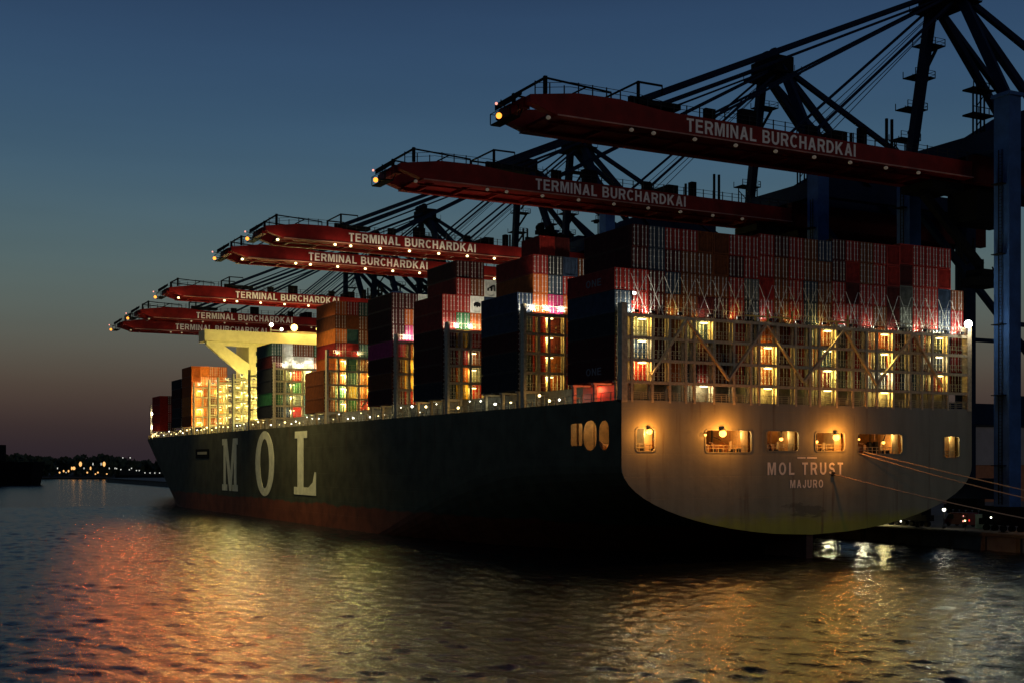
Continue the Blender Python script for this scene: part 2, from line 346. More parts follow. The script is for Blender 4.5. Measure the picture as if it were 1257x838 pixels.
# far lamps along the bank
lm = MB(); lm.tube((0,0,0),(0,0,5.2),.16,6,0); lm.beam((0,0,5.2),(0,-.8,5.4),.18); lm.ball((0,-.9,5.3),1.0,8,1)
lamp0 = lm.build('shore_lamp', [M_STEEL, E_FAR])
lmw = MB(); lmw.tube((0,0,0),(0,0,5.2),.16,6,0); lmw.beam((0,0,5.2),(0,-.8,5.4),.18); lmw.ball((0,-.9,5.3),.55,8,1)
lampw0 = lmw.build('shore_lamp', [M_STEEL, E_FARW])
lamps = [(78,1),(90.5,2),(98.5,2),(107,1),(111,1),(117,1),(120,1),(127.5,2),(131,1),(73,1),(84,1),(70.5,0),(81,0),(49.5,0),(103,0),(114,0),(124,0),(134,0),(141,0),(88,1)]
G = 'lamps along the far bank'; f1 = f0 = True
for i, (px, k) in enumerate(lamps):
    if k: o = lamp0 if f1 else lamp0.copy(); f1_, f1 = f1, False; new = not f1_
    else: o = lampw0 if f0 else lampw0.copy(); f0_, f0 = f0, False; new = not f0_
    if new: COL.objects.link(o)
    Z = 933+rnd.uniform(0,12); o.location = at_d(px, Z, 1.2)
    s = {0:.55, 1:.6, 2:1.1}[k]; o.scale = (s,s,rnd.choice([.5,.7,.9,1.3,1.9]))
    tag(o, ('large orange shore lamp shining on the far river bank' if k == 2 else 'small orange shore lamp glowing on the far river bank' if k else 'tiny white shore lamp on the far river bank'), 'lamp', G)
    if k == 2: light(at_d(px, Z-8, 5), 60, SOD, radius=1)

# dark moored vessel at the left edge
mv = empty('moored_ship', at_d(10, 705, 0), 'unlit black ship moored on the river left of the far bank lamps', 'ship')
R = Matrix.Rotation(-TH, 4, 'Z')
def place_rot(mb, name, m, parent):
    o = mb.build(name, m, parent); return o
mv.rotation_euler = (0,0,-TH)
h = MB(); st = [(-120,11,6),(14,11,6),(17.3,9,19.0),(-120,9,19.0)]
h.v = [(-120,-9,-1),(15.6,-7,-1),(17.6,-9,12.8),(-120,-9,12.8),(-120,9,-1),(15.6,7,-1),(17.6,9,12.8),(-120,9,12.8)]
h.f = [(0,1,2,3),(5,4,7,6),(1,5,6,2),(4,0,3,7),(3,2,6,7),(0,4,5,1)]; h.m = [0]*6
h.build('hull', M_BLACK, mv)
h = MB(); h.box(-40,0,-6,6,12.9,13.6); h.box(-22,-3.2,-5,5,13.6,22.5); h.tube((-6,0,22.5),(-6,0,26),.5); h.build('deckhouse', M_BLACK, mv)
# ferry with a row of lights near the bow of the big ship
fr = empty('river_ferry', at_d(180, 880, 0), 'low dark ferry with a row of white deck lights near the bow', 'ferry'); fr.rotation_euler = (0,0,-TH)
h = MB(); h.prism([(-21,.2),(-18,-.6),(40,-.6),(44,4.3),(-21,3.4)], [], 'y', -4, 4); h.build('hull', M_BLACK, fr)
h = MB(); h.box(-18,-6,-3,3,3.5,7.5); h.box(-6,38,-3,3,3.8,5.6); h.tube((-13,0,7.5),(-13,0,17),.25); h.beam((-16,0,15.5),(-10,0,15.5),.25); h.build('cabin', M_STEEL, fr)
for i, (x, z) in enumerate([(-20,8.2),(-17,7.5),(-11,7.4),(-9.5,8.4),(-6,6.8),(-4,6.8),(0,5.2),(3.6,5.1),(7,5.1),(10.4,5.1),(13,5.1),(17,5.1),(20,5.1),(24,5.1),(27,5.1),(-15.6,15.8),(-10.4,15.8)]):
    MB().ball((x,-4.1,z),.42,6).build('deck_lamp', E_FARW, fr)

# ------------------------------------------------------------------ THE SHIP
ship = empty('container_ship', (0,0,0), 'huge grey-green container ship moored at the quay, lit deck lamps', 'ship')
def sm(t): t = max(0,min(1,t)); return t*t*(3-2*t)
def zs_(s): return 12.0 if s < 22 else 12.0-16.5*sm((s-22)/85)
def zc_(s): return 3.1-11.1*min(1,(s/45))**1.1
def shp(u): return (1-(1-u)**2)**.557
def taper(s, z):
    z = max(0, z); s0 = 226+40*(z/20); s1 = 350+50*(z/20)**.9
    if s <= s0: return HB
    v = (s-s0)/(s1-s0); return HB*max(0,1-v**1.18) if v < 1 else 0
hm = MB()
stn = [0,2.5,5,8,11,14,18,22,27,32,38,44,50,57,65,75,85,95,110,130,150,170,190,210,226]
US = [1-i/12 for i in range(13)]
def row(s):
    zs, zc = zs_(s), zc_(s); r = []
    top = 20.0
    for k in range(7): r.append((HB, top+(zs-top)*k/6))
    for u in US[1:]: r.append((HB*shp(u), zc+(zs-zc)*u))
    return r
rows = [row(s) for s in stn]
def capsule(y0, y1, z0, z1, r, n=5):
    r = min(r, (y1-y0)/2-1e-3, (z1-z0)/2-1e-3); out = []
    for cx, cz, a0 in ((y1-r,z0+r,-90),(y1-r,z1-r,0),(y0+r,z1-r,90),(y0+r,z0+r,180)):
        for k in range(n+1):
            a = math.radians(a0+90*k/n); out.append((cx+r*math.cos(a), cz+r*math.sin(a)))
    return out
SIDE_PORTS = [(2.8,5.0,14.0,17.6,1.1),(5.6,8.7,14.0,17.7,1.4),(9.0,11.8,14.6,17.4,.35)]
for sg in (-1, 1):
    idx = [[None]*19 for _ in stn]
    for i, s in enumerate(stn):
        for k, (b, z) in enumerate(rows[i]):
            idx[i][k] = len(hm.v); hm.v.append((sg*b, s, z))
    for i in range(len(stn)-1):
        for k in range(18):
            if sg < 0 and stn[i] < 14 and k < 6: continue   # replaced by the pierced panel
            hm.f.append((idx[i][k], idx[i+1][k], idx[i+1][k+1], idx[i][k+1])); hm.m.append(0)
    zr = [20-24*k/16 for k in range(17)]; vs = [0,.015,.04,.08,.13,.2,.28,.37,.47,.57,.67,.77,.86,.93,1]
    prev = None
    for v in vs:
        cur = []
        for z in zr:
            zz = max(0,z); s0 = 226+40*(zz/20); s1 = 350+50*(zz/20)**.9
            s = s0+(s1-s0)*v; cur.append(len(hm.v)); hm.v.append((sg*HB*max(0,1-v**1.18), s, z))
        if prev:
            for k in range(16): hm.f.append((prev[k],cur[k],cur[k+1],prev[k+1])); hm.m.append(0)
        else:
            ed = [len(hm.v)]; hm.v.append((sg*HB,226,20))
            for k in range(16): hm.poly([hm.v[cur[k]], (sg*HB,226,zr[k]), (sg*HB,226,zr[k+1]), hm.v[cur[k+1]]])
        prev = cur
hm.prism([(0,12.0),(14,12.0),(14,20),(0,20)], [capsule(*p) for p in SIDE_PORTS], 'x', -HB, None)
ho = hm.build('hull', M_HULL, ship, smooth=False)
# deck
dk = MB(); out = [(-HB,0.05)]+[(-taper(s,19.8),s) for s in [226,266,280,300,320,340,360,380,395,399]]
dk.poly([(x+ .03,y,19.7) for x, y in out]+[(-x-.03,y,19.7) for x, y in reversed(out)])
dk.build('deck', mat('deck_paint', (.10,.08,.06), .8), ship)
# transom with openings
lo = [(-HB,20.0),(-HB,12.0)]+[(-HB*shp(u), 3.1+8.9*u) for u in [.92,.84,.75,.66,.57,.48,.4,.32,.25,.18,.12,.07,.03]]
lo = lo+[(0,3.1)]+[(-x,z) for x, z in reversed(lo)]
PORTS = [(-27.3,-24.6,13.9,16.6),(-17.0,-9.9,13.8,16.5),(-7.4,-2.2,14.0,16.5),(.7,5.7,14.0,16.4),(8.0,16.0,13.7,16.3),(24.0,26.9,13.2,16.1)]
t = MB(); t.prism(lo, [capsule(*p, .4) for p in PORTS], 'y', -.02, .18)
to = t.build('transom', M_TRANSOM, ship)
for p in PORTS:
    a = capsule(*p, .4); b = capsule(p[0]-.16,p[1]+.16,p[2]-.16,p[3]+.16, .5)
    MB().prism(b, [a], 'y', -.09, -.022).build('opening_rim', M_TRANSOM, ship)
# mooring deck behind the openings
md = MB(); md.poly([(-HB+.02,.2,13.1),(HB-.02,.2,13.1),(HB-.02,14,13.1),(-HB+.02,14,13.1)]); md.poly([(-HB+.02,12.5,13.1),(HB-.02,12.5,13.1),(HB-.02,12.5,19.6),(-HB+.02,12.5,19.6)])
md.poly([(-HB+.02,.2,18.9),(HB-.02,.2,18.9),(HB-.02,14,18.9),(-HB+.02,14,18.9)])
for x in (-22,-8.8,-.7,6.8,20): md.box(x-.15,x+.15,.4,12.4,13.1,18.9)
for i in range(24): md.box(-28+i*2.4,-27.8+i*2.4,12.2,12.5,13.1,18.9)
md.build('mooring_deck', mat('mooring_deck_brown', (.26,.14,.06), .7, var=.5, scale=1.2), ship)
for p in PORTS:
    bk = MB(); bk.box(p[1]-.75,p[1]+.25,1.0,3.2,13.12,18.85); bk.box(p[1]-.95,p[1]-.8,.9,1.0,13.12,16.9); bk.box(p[1]-1.4,p[1]-1.0,2.6,2.8,14.0,15.2)
    bk.build('pale_reflector', M_BEIGE, ship); light((p[1]-1.15,.55,16.0), 130, (1,.72,.28), ship, .15)  # pale reflector boxes and side lights added to brighten each opening
for x, y in ((-14.6,4.0),(-11.6,5.0),(-5.6,3.2),(2.2,3.6),(10.6,3.4),(13.8,4.2),(-26.4,8),(-24,3)):
    wn = MB(); wn.tube((x-1.0,y,14.3),(x+1.0,y,14.3),.55,14); wn.tube((x-1.05,y,14.3),(x-.95,y,14.3),.85,16); wn.tube((x+.95,y,14.3),(x+1.05,y,14.3),.85,16)
    wn.box(x+1.05,x+1.7,y-.5,y+.5,13.1,14.9); wn.box(x-1.3,x-1.05,y-.3,y+.3,13.1,14.4)
    for dx in (-.4,.5): MB().tube((x+dx,1.0,13.1),(x+dx,1.0,14.2),.28,10).build('deck_bollard', M_STEEL, ship)
    wn.tube((x-1.3,y,14.3),(x+1.7,y,14.3),.15,8)
    wn.build('mooring_winch', mat('winch_paint', (.30,.13,.05), .5), ship) if x == -14.6 else wn.build('mooring_winch', bpy.data.materials['winch_paint'], ship)
for x, z, r, pw, y in ((-25.6,16.2,.36,1500,-.3),(-14.6,16.1,.46,2300,-.3),(-17.2,15.9,.16,60,-.2),(-4.2,15.5,.24,120,1.0),(4.0,15.8,.46,2300,-.3),(1.7,15.2,.20,90,.9),(9.0,15.6,.14,60,.8),(14.2,15.2,.22,150,1.6)):
    lmp = MB(); lmp.ball((x,y,z),r,10,1); lmp.beam((x,y+.05,z+r),(x,.9,16.9),.10,mi=0); lmp.tube((x,y,z+r*.75),(x,y,z+r+.12),r*.8,10,0)
    lmp.build('deck_lamp', [M_STEEL, E_SOD], ship); light((x,y-r-.75 if pw > 800 else y-r-.2,z), pw*.6, SOD, ship, .2)
for x, y, pw in ((-26.5,5,500),(-11,6,700),(-3,6,400),(4.5,6,500),(15,6,600),(26,6,500)): light((x,y,18.4), pw*.9, (1,.48,.12), ship, .3)  # fill lights added inside the mooring deck, without fixtures
gr = random.Random(3)
for p in PORTS:
    rl = MB()
    for z in (p[2]+.45, p[2]+.85): rl.beam((p[0]-.2,.75,z),(p[1]+.2,.75,z),.06)
    for i in range(int((p[1]-p[0])/.8)+1): rl.box(p[0]+.1+i*.8,p[0]+.16+i*.8,.72,.78,13.1,p[2]+.9)
    rl.build('opening_rail', M_RAIL, ship)
    for i in range(max(2, int((p[1]-p[0])*.9))):
        x = gr.uniform(p[0]+.2, p[1]-1.0); y = gr.uniform(2.2,9); g = MB()
        if gr.random() < .5: g.tube((x,y,13.1),(x,y,18.8),gr.uniform(.05,.14),8); g.tube((x,y,gr.uniform(14,16)),(x+gr.uniform(.6,1.6),y,gr.uniform(14,16.5)),.06,6)
        else: g.box(x,x+gr.uniform(.4,.9),y,y+.5,13.12,gr.uniform(14.2,15.6)); g.tube((x+.2,y-.1,13.1),(x+.2,y-.1,16.4),.05,6)
        g.build('deck_pipework', gr.choice([M_BEIGE, M_STEEL, bpy.data.materials['winch_paint'], M_RAIL]), ship)
sp = MB(); sp.box(-2.4,-1.0,-.045,-.03,13.0,13.2); sp.build('name_stripe', M_LET, ship); sp = MB(); sp.box(-.8,.9,-.045,-.03,13.0,13.2); sp.build('name_stripe', M_LET, ship)
for y in (4,7.2,10.4): light((-26.6,y,18.2), 160, (1,.85,.4), ship, .3)
# lettering
def arc(cx, cy, rx, ry, a0, a1, n=10):
    return [(cx+rx*math.cos(math.radians(a0+(a1-a0)*i/n)), cy+ry*math.sin(math.radians(a0+(a1-a0)*i/n))) for i in range(n+1)]
def stroke(pts, t):
    l, r = [], []
    for i, p in enumerate(pts):
        q0 = pts[max(0,i-1)]; q1 = pts[min(len(pts)-1,i+1)]; dx, dy = q1[0]-q0[0], q1[1]-q0[1]; d = math.hypot(dx,dy)
        l.append((p[0]-dy/d*t/2, p[1]+dx/d*t/2)); r.append((p[0]+dy/d*t/2, p[1]-dx/d*t/2))
    return l+r[::-1]
GL = {  # bold sans capitals: width, outline, holes
 'A': (.78,[(0,0),(.28,1),(.50,1),(.78,0),(.57,0),(.51,.22),(.27,.22),(.21,0)],[[(.32,.39),(.46,.39),(.39,.70)]]),
 'M': (.90,[(0,0),(0,1),(.28,1),(.45,.38),(.62,1),(.90,1),(.90,0),(.71,0),(.71,.72),(.52,0),(.38,0),(.19,.72),(.19,0)],[]),
 'N': (.73,[(0,0),(0,1),(.2,1),(.54,.36),(.54,1),(.73,1),(.73,0),(.53,0),(.19,.66),(.19,0)],[]),
 'K': (.79,[(0,0),(0,1),(.2,1),(.2,.60),(.52,1),(.77,1),(.42,.58),(.79,0),(.55,0),(.29,.42),(.2,.31),(.2,0)],[]),
 'E': (.66,[(0,0),(0,1),(.64,1),(.64,.83),(.2,.83),(.2,.60),(.6,.60),(.6,.43),(.2,.43),(.2,.17),(.66,.17),(.66,0)],[]),
 'T': (.64,[(.22,0),(.22,.83),(0,.83),(0,1),(.64,1),(.64,.83),(.42,.83),(.42,0)],[]),
 'I': (.20,[(0,0),(0,1),(.2,1),(.2,0)],[]),
 'L': (.60,[(0,0),(0,1),(.2,1),(.2,.17),(.6,.17),(.6,0)],[]),
 'H': (.72,[(0,0),(0,1),(.2,1),(.2,.60),(.52,.60),(.52,1),(.72,1),(.72,0),(.52,0),(.52,.42),(.2,.42),(.2,0)],[]),
 'R': (.74,[(0,0),(0,1)]+arc(.45,.71,.29,.29,90,-60)+[(.74,0),(.52,0),(.34,.39),(.2,.39),(.2,0)],[[(.2,.56),(.2,.83)]+arc(.43,.695,.12,.135,90,-90,6)]),
 'B': (.72,[(0,0),(0,1)]+arc(.42,.755,.26,.245,90,-45)+arc(.44,.28,.28,.28,55,-90),[[(.2,.60),(.2,.84)]+arc(.40,.72,.10,.12,90,-90,6),[(.2,.16),(.2,.43)]+arc(.42,.295,.11,.135,90,-90,6)]),
 'D': (.74,[(0,0),(0,1)]+arc(.32,.5,.42,.5,90,-90,14),[[(.2,.17),(.2,.83)]+arc(.32,.5,.22,.33,90,-90,12)]),
 'O': (.80,arc(.4,.5,.4,.51,0,345,23),[arc(.4,.5,.2,.34,0,340,17)]),
 'C': (.74,arc(.4,.5,.4,.51,42,318,20)+arc(.4,.5,.2,.34,318,42,20),[]),
 'U': (.72,[(0,1)]+arc(.36,.35,.36,.36,180,360,12)+[(.72,1),(.52,1)]+arc(.36,.35,.16,.18,360,180,10)+[(.2,1)],[]),
 'J': (.56,[(.56,1)]+arc(.28,.29,.28,.30,0,-180,12)+[(0,.38),(.19,.38)]+arc(.28,.29,.09,.13,180,360,8)+[(.37,1)],[]),
 'S': (.68,stroke(arc(.34,.70,.245,.205,15,270,14)+arc(.34,.295,.245,.20,88,-165,14),.19),[]),
}
def text_mb(body, plane, u0, u1, w0, w1, a, gap=.16, space=.42):
    """capitals laid out to fill u0..u1 by w0..w1 in a plane; a = the fixed coordinate"""
    tot = sum(space if c == ' ' else GL[c][0]+gap for c in body)-gap; mb = MB(); x = 0
    for c in body:
        if c == ' ': x += space; continue
        wd, o, hs = GL[c]; f = lambda l: [(u0+(u1-u0)*(x+u)/tot, w0+(w1-w0)*v) for u, v in l]
        mb.prism(f(o), [f(h) for h in hs], plane, a, None); x += wd+gap
    return mb
def text_words(body, plane, u0, u1, w0, w1, a, name, m, parent, org=(0,0,0), gap=.16, space=.42):
    tot = sum(space if c == ' ' else GL[c][0]+gap for c in body)-gap; x = 0
    for wd in body.split(' '):
        wl = sum(GL[c][0]+gap for c in wd)-gap
        text_mb(wd, plane, u0+(u1-u0)*x/tot, u0+(u1-u0)*(x+wl)/tot, w0, w1, a, gap).build(name, m, parent, org); x += wl+gap+space
text_words('MOL TRUST', 'y', -7.3, 5.4, 10.9, 12.5, -.05, 'name_lettering', M_LET, ship, gap=.30, space=.55)
text_mb('MAJURO', 'y', -3.6, 1.95, 9.2, 10.25, -.05, .26).build('port_lettering', M_LET, ship)
# tall slab serif M O L on the port side (u runs towards the stern)
def letter(polys, y_left, y_right, z0, z1, name):
    mb = MB()
    for outl, holes in polys:
        f = lambda l: [(y_left+(y_right-y_left)*u, z0+(z1-z0)*v) for u, v in l]
        mb.prism(f(outl), [f(h) for h in holes], 'x', -HB-.06, -HB-.005)
    return mb.build(name, M_CREAM, ship)
letter([([(0,0),(.34,0),(.34,.12),(.24,.12),(.24,.70),(.46,0),(.60,0),(.76,.66),(.76,.12),(.66,.12),(.66,0),(1.0,0),(1.0,.12),(.92,.12),(.92,.88),(1,.88),(1,1),(.70,1),(.535,.36),(.32,1),(0,1),(0,.88),(.09,.88),(.09,.12),(0,.12)],[])], 182.0, 167.8, 5.6, 18.3, 'hull_letter')
el = lambda rx, rz, n=40: [(.5+rx*math.cos(2*math.pi*i/n), .5+rz*math.sin(2*math.pi*i/n)) for i in range(n)]
letter([(el(.5,.5),[el(.24,.38)])], 153.0, 138.6, 5.0, 19.5, 'hull_letter')
letter([([(0,0),(1,0),(1,.36),(.93,.36),(.85,.20),(.66,.12),(.44,.12),(.44,.89),(.60,.89),(.60,1),(.04,1),(.04,.89),(.16,.89),(.16,.12),(0,.12)],[])], 124.8, 110.8, 5.9, 18.9, 'hull_letter')
# small dark sign panel ahead of the letters
sg = MB(); sg.box(-HB-.10,-HB-.01,195,209,13.6,16.0); sgo = sg.build('side_door', M_BLACK, ship)
sg = MB(); sg.box(-HB-.14,-HB-.1,197,207,14.6,15.3); sg.build('door_handrail', M_RAIL, sgo)
# rudder
rd = MB(); rd.prism([(.35,-6),(.35,3.0),(1.2,3.9),(8.5,2.2),(9.5,-6)], [], 'x', -.55, .55); rd.build('rudder', mat('rudder_red', (.06,.02,.014), .7), ship)
# railing and posts along the port passage
rl = MB()
for i in range(150):
    y = .6+i*2.2
    if y > 388: break
    x = -taper(y,20)+.25
    rl.box(x-.05,x+.05,y-.05,y+.05,19.7,21.0)
for y0 in range(0,388,4):
    for zz in (20.4,21.0):
        for sgn in (-1,1):
            rl.beam((sgn*(taper(y0,20)-.25),y0,zz),(sgn*(taper(y0+4,20)-.25),y0+4,zz),.06)
for i in range(24): rl.box(-28.8+i*2.5,-28.7+i*2.5,.05,.15,19.9,21.0)
rl.beam((-29.2,.1,21.0),(29.2,.1,21.0),.07); rl.beam((-29.2,.1,20.5),(29.2,.1,20.5),.06)
rl.build('railing', M_RAIL, ship)
# hatch coaming + pedestals that carry the containers
cm = MB(); cm.box(-26.6,26.6,1.5,196,19.72,22.2); cm.box(-24,24,212,262,19.72,22.2)
cm.build('hatch_coaming', mat('coaming_paint', (.16,.13,.09), .7, var=.4, scale=2), ship)
for y in [1.9,6.8,11.8, 26.8,31.6,36.9, 51.5,56.4,61.6, 72,77,82, 107,112,117, 141,146,151, 214.5,219.5,224.5]:
    pd = MB(); pd.box(-29.1,-28.7,y-.2,y+.2,19.72,22.15); pd.box(-29.3,-26.6,y-.3,y+.3,22.15,22.36); pd.build('container_pedestal', M_LASH, ship)
k = 0
y = 13.6
while y < 330 and k < 88:
    x = -taper(y,20)+1.6
    lm = MB(); r = rnd.choice([.10,.13,.16,.21]); z = 20.7+rnd.uniform(0,1.2)
    lm.ball((x,y,z),r,8,1); lm.box(x+.1,x+.8,y-.09,y+.09,z-.05,z+.08,0); lm.tube((x+.8,y,19.7),(x+.8,y,z+.1),.06,6,0)
    if y < 125: warm = rnd.random() < .25
    else: warm = rnd.random() < .8
    lm.build('side_deck_lamp', [M_RAIL, E_WARM if warm else E_WHT], ship)
    light((x-.3,y,z), 34 if y < 150 else 55, WARM if warm else GRN, ship, .25)
    y += rnd.uniform(2.4,5.4)*(1 if y < 110 else .9); k += 1
# red-lit corner under the sternmost stack
for y, pw in ((4,110),(9,90)): light((-27.4,y,21.7), pw*2.2, (1,.22,.10), ship, .2)
rb = MB(); rb.box(-26.9,-26.65,1.6,13,19.75,22.1); rb.build('coaming_plate', mat('red_coaming_paint', (.55,.10,.06), .6), ship)

# ------------------------------------------------------------------ lashing bridges
YG_ = (.97, .88, .24)
def lashing_bridge(y, x0, x1, ztop, posts, lamps, zig=(), zbot=22.7, open_bays=(), lampE=E_WARM, power=60, color=YEL, floods=(), fpow=90, fcol=WHT, lightfac=1, deep=1.0, pw2=.2, mpost=M_LASH):
    fr = MB(); ya, yb = y-deep, y-.05
    n = max(1, round((ztop-19.7)/2.65)); lv = [19.72+(ztop-19.72)*i/n for i in range(n+1)]
    for x in posts:
        fr.box(x-.17,x+.17,ya,ya+.30,19.72,ztop); fr.box(x-.15,x+.15,yb-.2,yb,19.72,ztop)
    for x in (x0, x1): fr.box(x-pw2,x+pw2,ya-.05,yb,19.72,ztop+1.2)
    for z in lv[1:]:
        fr.box(x0,x1,ya+.02,ya+.22,z-.42,z-.06)
    o = fr.build('lashing_bridge', mpost, ship)
    wk = MB()
    for z in lv[1:]: wk.box(x0+.1,x1-.1,ya+.25,yb-.05,z-.12,z)
    wk.build('walkway', M_LASHD, o)
    rr = MB()
    for z in lv[:-1]+[ztop]:
        rr.beam((x0,ya+.1,z+1.05),(x1,ya+.1,z+1.05),.06); rr.beam((x0,ya+.1,z+.55),(x1,ya+.1,z+.55),.05)
        m = int((x1-x0)/1.2)
        for i in range(m+1): rr.box(x0+i*(x1-x0)/m-.03,x0+i*(x1-x0)/m+.03,ya+.07,ya+.13,z,z+1.05)
    rr.build('handrail', M_RAIL, o)
    if zig:
        zg = MB()
        for a, b in zip(zig, zig[1:]): zg.beam((a[0],ya-.12,a[1]),(b[0],ya-.12,b[1]),.42,.24)
        zg.build('brace', mpost, o)
    for x, z in lamps:
        lm = MB(); lm.box(x-.55,x+.55,ya+.30,ya+.62,z-.02,z+.16,0); lm.box(x-.52,x+.52,ya+.26,ya+.60,z-.16,z-.02,1)
        lm.build('lamp', [M_STEEL, lampE], o)
        cc = color if rnd.random() < .62 else rnd.choice([(1,.90,.55),YG_,(1,.60,.16)])
        light((x,ya+.45,z-.35), power*rnd.choice([2.4,4,5.5,6.5])*lightfac, cc, o, .3)
    for x in floods:
        lm = MB(); lm.tube((x,ya+.2,ztop),(x,ya+.2,ztop+1.0),.06,6,0); lm.box(x-.28,x+.28,ya,ya+.3,ztop+.75,ztop+1.15,1); lm.box(x-.32,x+.32,ya-.12,ya,ztop+.7,ztop+1.2,0)
        lm.build('floodlight', [M_STEEL, E_WHT], o)
        light((x,ya-.35,ztop+.5), fpow*2.2, fcol, o, .3, 'SPOT', (0,.8,1), 135)
    return o
LXA = [-26.2,-17.0,-6.9,3.1,13.2,23.5]
posts = sorted([x+d for x in LXA for d in (-1.7,1.25)]+[-22.4,-20.0,-12.6,-9.9,-2.6,-.2,7.2,9.6,17.6,19.8])
la = [(-26.2,29.85),(-26.2,27.2),(-26.2,24.6),(-17,29.85),(-17,22.0),(-6.9,27.2),(-6.9,24.6),(-6.9,22.0)]
la += [(x,z) for x in (3.1,13.2) for z in (29.85,27.2,24.6,22.0)]+[(23.5,29.85),(23.5,27.2),(23.5,24.6)]
zig = [(-25.2,23),(-20.0,30.0),(-13.6,22.8),(-7.6,30.0),(-1.5,22.9),(5.5,30.0),(11.2,22.9),(18.0,30.0),(23.4,23)]
A_ = lashing_bridge(.95, -29.0, 28.9, 30.35, posts, la, zig, pw2=.4, power=70, fpow=0.1)
# lamps on top that rake the container ends
for x, pw, c in [(-27.4,500,WHT),(-25,260,WHT),(-21,110,YEL),(-16.5,110,WHT),(-12,110,YEL),(-7,110,WHT),(-2.5,110,YEL),(2,100,YEL),(6.5,95,WHT),(11,120,WHT),(15.5,150,GRN),(20,260,GRN),(24,420,GRN),(27.3,600,WHT)]:
    fl = MB(); fl.box(x-.25,x+.25,-.35,-.12,30.45,30.75,0); fl.box(x-.22,x+.22,-.11,-.05,30.48,30.72,1)
    fl.build('floodlight', [M_STEEL, E_WHT], A_); light((x,.55,30.55), pw*1.5, c, A_, .15, 'SPOT', (0,.45,1), 140)
# lashing rods crossed on the lowest tier above the bridge
lr = MB()
for i in range(23):
    x = -26.1+i*2.45
    lr.tube((x-1.1,1.15,30.5),(x+1.1,1.30,35.3),.035,5); lr.tube((x+1.1,1.12,30.5),(x-1.1,1.27,35.3),.035,5)
lr.build('lashing_rods', M_ROD, A_)
fl = MB(); fl.tube((28.3,-.2,30.4),(28.3,-.2,32),.1,8,0); fl.ball((28.3,-.4,31.9),.55,10,1); fl.build('floodlight', [M_STEEL, emit('strong_flood_glow', (.95,1,.92), 12)], A_); light((28.3,-1.3,31.9), 700, (1,1,.86), A_, .3)
light((28.0,-1.4,31.8), 4200, (1,.97,.66), A_, .3, 'SPOT', (-.45,-.86,-.24), 116, 'flood_beam', .3)
fl = MB(); fl.tube((-28.0,-.2,31.8),(-28.0,-.2,32.6),.1,8,0); fl.box(-28.3,-27.7,-.62,-.3,32.4,32.9,0); fl.box(-28.2,-27.8,-.68,-.625,32.5,32.8,1); fl.build('floodlight', [M_STEEL, bpy.data.materials['strong_flood_glow']], A_)
light((-28.0,-1.3,32.4), 3800, (1,.97,.62), A_, .3, 'SPOT', (-.35,-.90,-.26), 116, 'flood_beam', .3)
# lit yard gear strips on top
for x in (-8.9,-4.9,4.6):
    sp_ = MB(); sp_.box(x-2.0,x+1.6,-.3,-.1,30.9,31.06); sp_.box(x+1.4,x+1.6,-.3,-.1,30.36,31.9); sp_.box(x-.6,x-.4,-.3,-.1,30.36,30.9); sp_.build('gangway_frame', mat('yellow_frame_paint', (.55,.42,.08), .5) if x < -8 else bpy.data.materials['yellow_frame_paint'], A_)

def col_posts(x0, n): return [x0+2.45*i for i in range(n)]
YG = (.97, .88, .24)
def half_bridge(y, ztop, lamps, floods, fpow, fcol, color=YEL, power=60, x1=-9, zig=(), mpost=M_LASH, **k):
    return lashing_bridge(y, -29.0, x1, ztop, [-26.7,-25.1,-22.6,-20.2,-17.7,-15.3,-12.9,-10.4], lamps, zig, power=power, color=color, floods=floods, fpow=fpow, fcol=fcol, mpost=mpost, **k)
half_bridge(25.9, 33.0, [(-24.9,z) for z in (32.5,29.8,27.1,24.4)], (-27.8,-25.6,-23.2), 800, WHT, zig=[(-22,23.5),(-18.5,28)])
half_bridge(50.7, 33.0, [(-24.6,z) for z in (29.6,27,24.2)], (-27.6,-25.2,-22.8), 800, (1,.90,.66), zig=[(-22,23.5),(-18.5,28)])
half_bridge(71.2, 33.0, [(-25.2,z) for z in (32,29.4,26.6,24)], (-27.4,-25,-22.4), 850, WHT)
half_bridge(106.2, 33.2, [(x,z) for x in (-25.6,-20.0,-15.2) for z in (32.4,29.7,27,24)], (-27,-22.5,-18), 420, (1,.80,.36), power=170, color=YG, zig=[(-22,23.5),(-14.5,32)])
half_bridge(140.5, 33.2, [(x,z) for x in (-25,-20.5,-16.5) for z in (32.4,29.7,27,24)], (-27,-23,-19), 600, WHT, power=190, color=YG)
for y in (160, 174, 188, 197):
    half_bridge(y, 32.8, [(x,z) for x in (-26.5,-21.5,-16.5,-11.5) for z in (32.2,29.7,27,24)], (-27,-20,-13), 220, (1,.82,.3), power=170, color=(1,.88,.30), mpost=M_LASH_LIT)
half_bridge(213.5, 33, [(x,z) for x in (-27.6,-22,-16) for z in (32,27,23.4)], (-27.6,-24,-20), 520, (1,.72,.3), power=200)
# lit steelwork on the forecastle
lashing_bridge(300, -22.6, -12, 30.5, [-20.5,-18,-15], [(-21.9,28.6),(-21.9,25.2),(-18.4,27.2),(-18.4,24.6)], power=160, floods=(-17,-14), fpow=100)
ff = MB()
for x, z in ((-21.8,28.8),(-21.8,24.2),(-17.5,27.4),(-17.5,25.2)): ff.ball((x,298.6,z),.75,8,1); ff.tube((x,299,z),(x,299.8,z),.1,6,0)
ff.build('forecastle_lamps', [M_STEEL, emit('bow_lamp_glow', (1,.96,.75), 25)], ship)

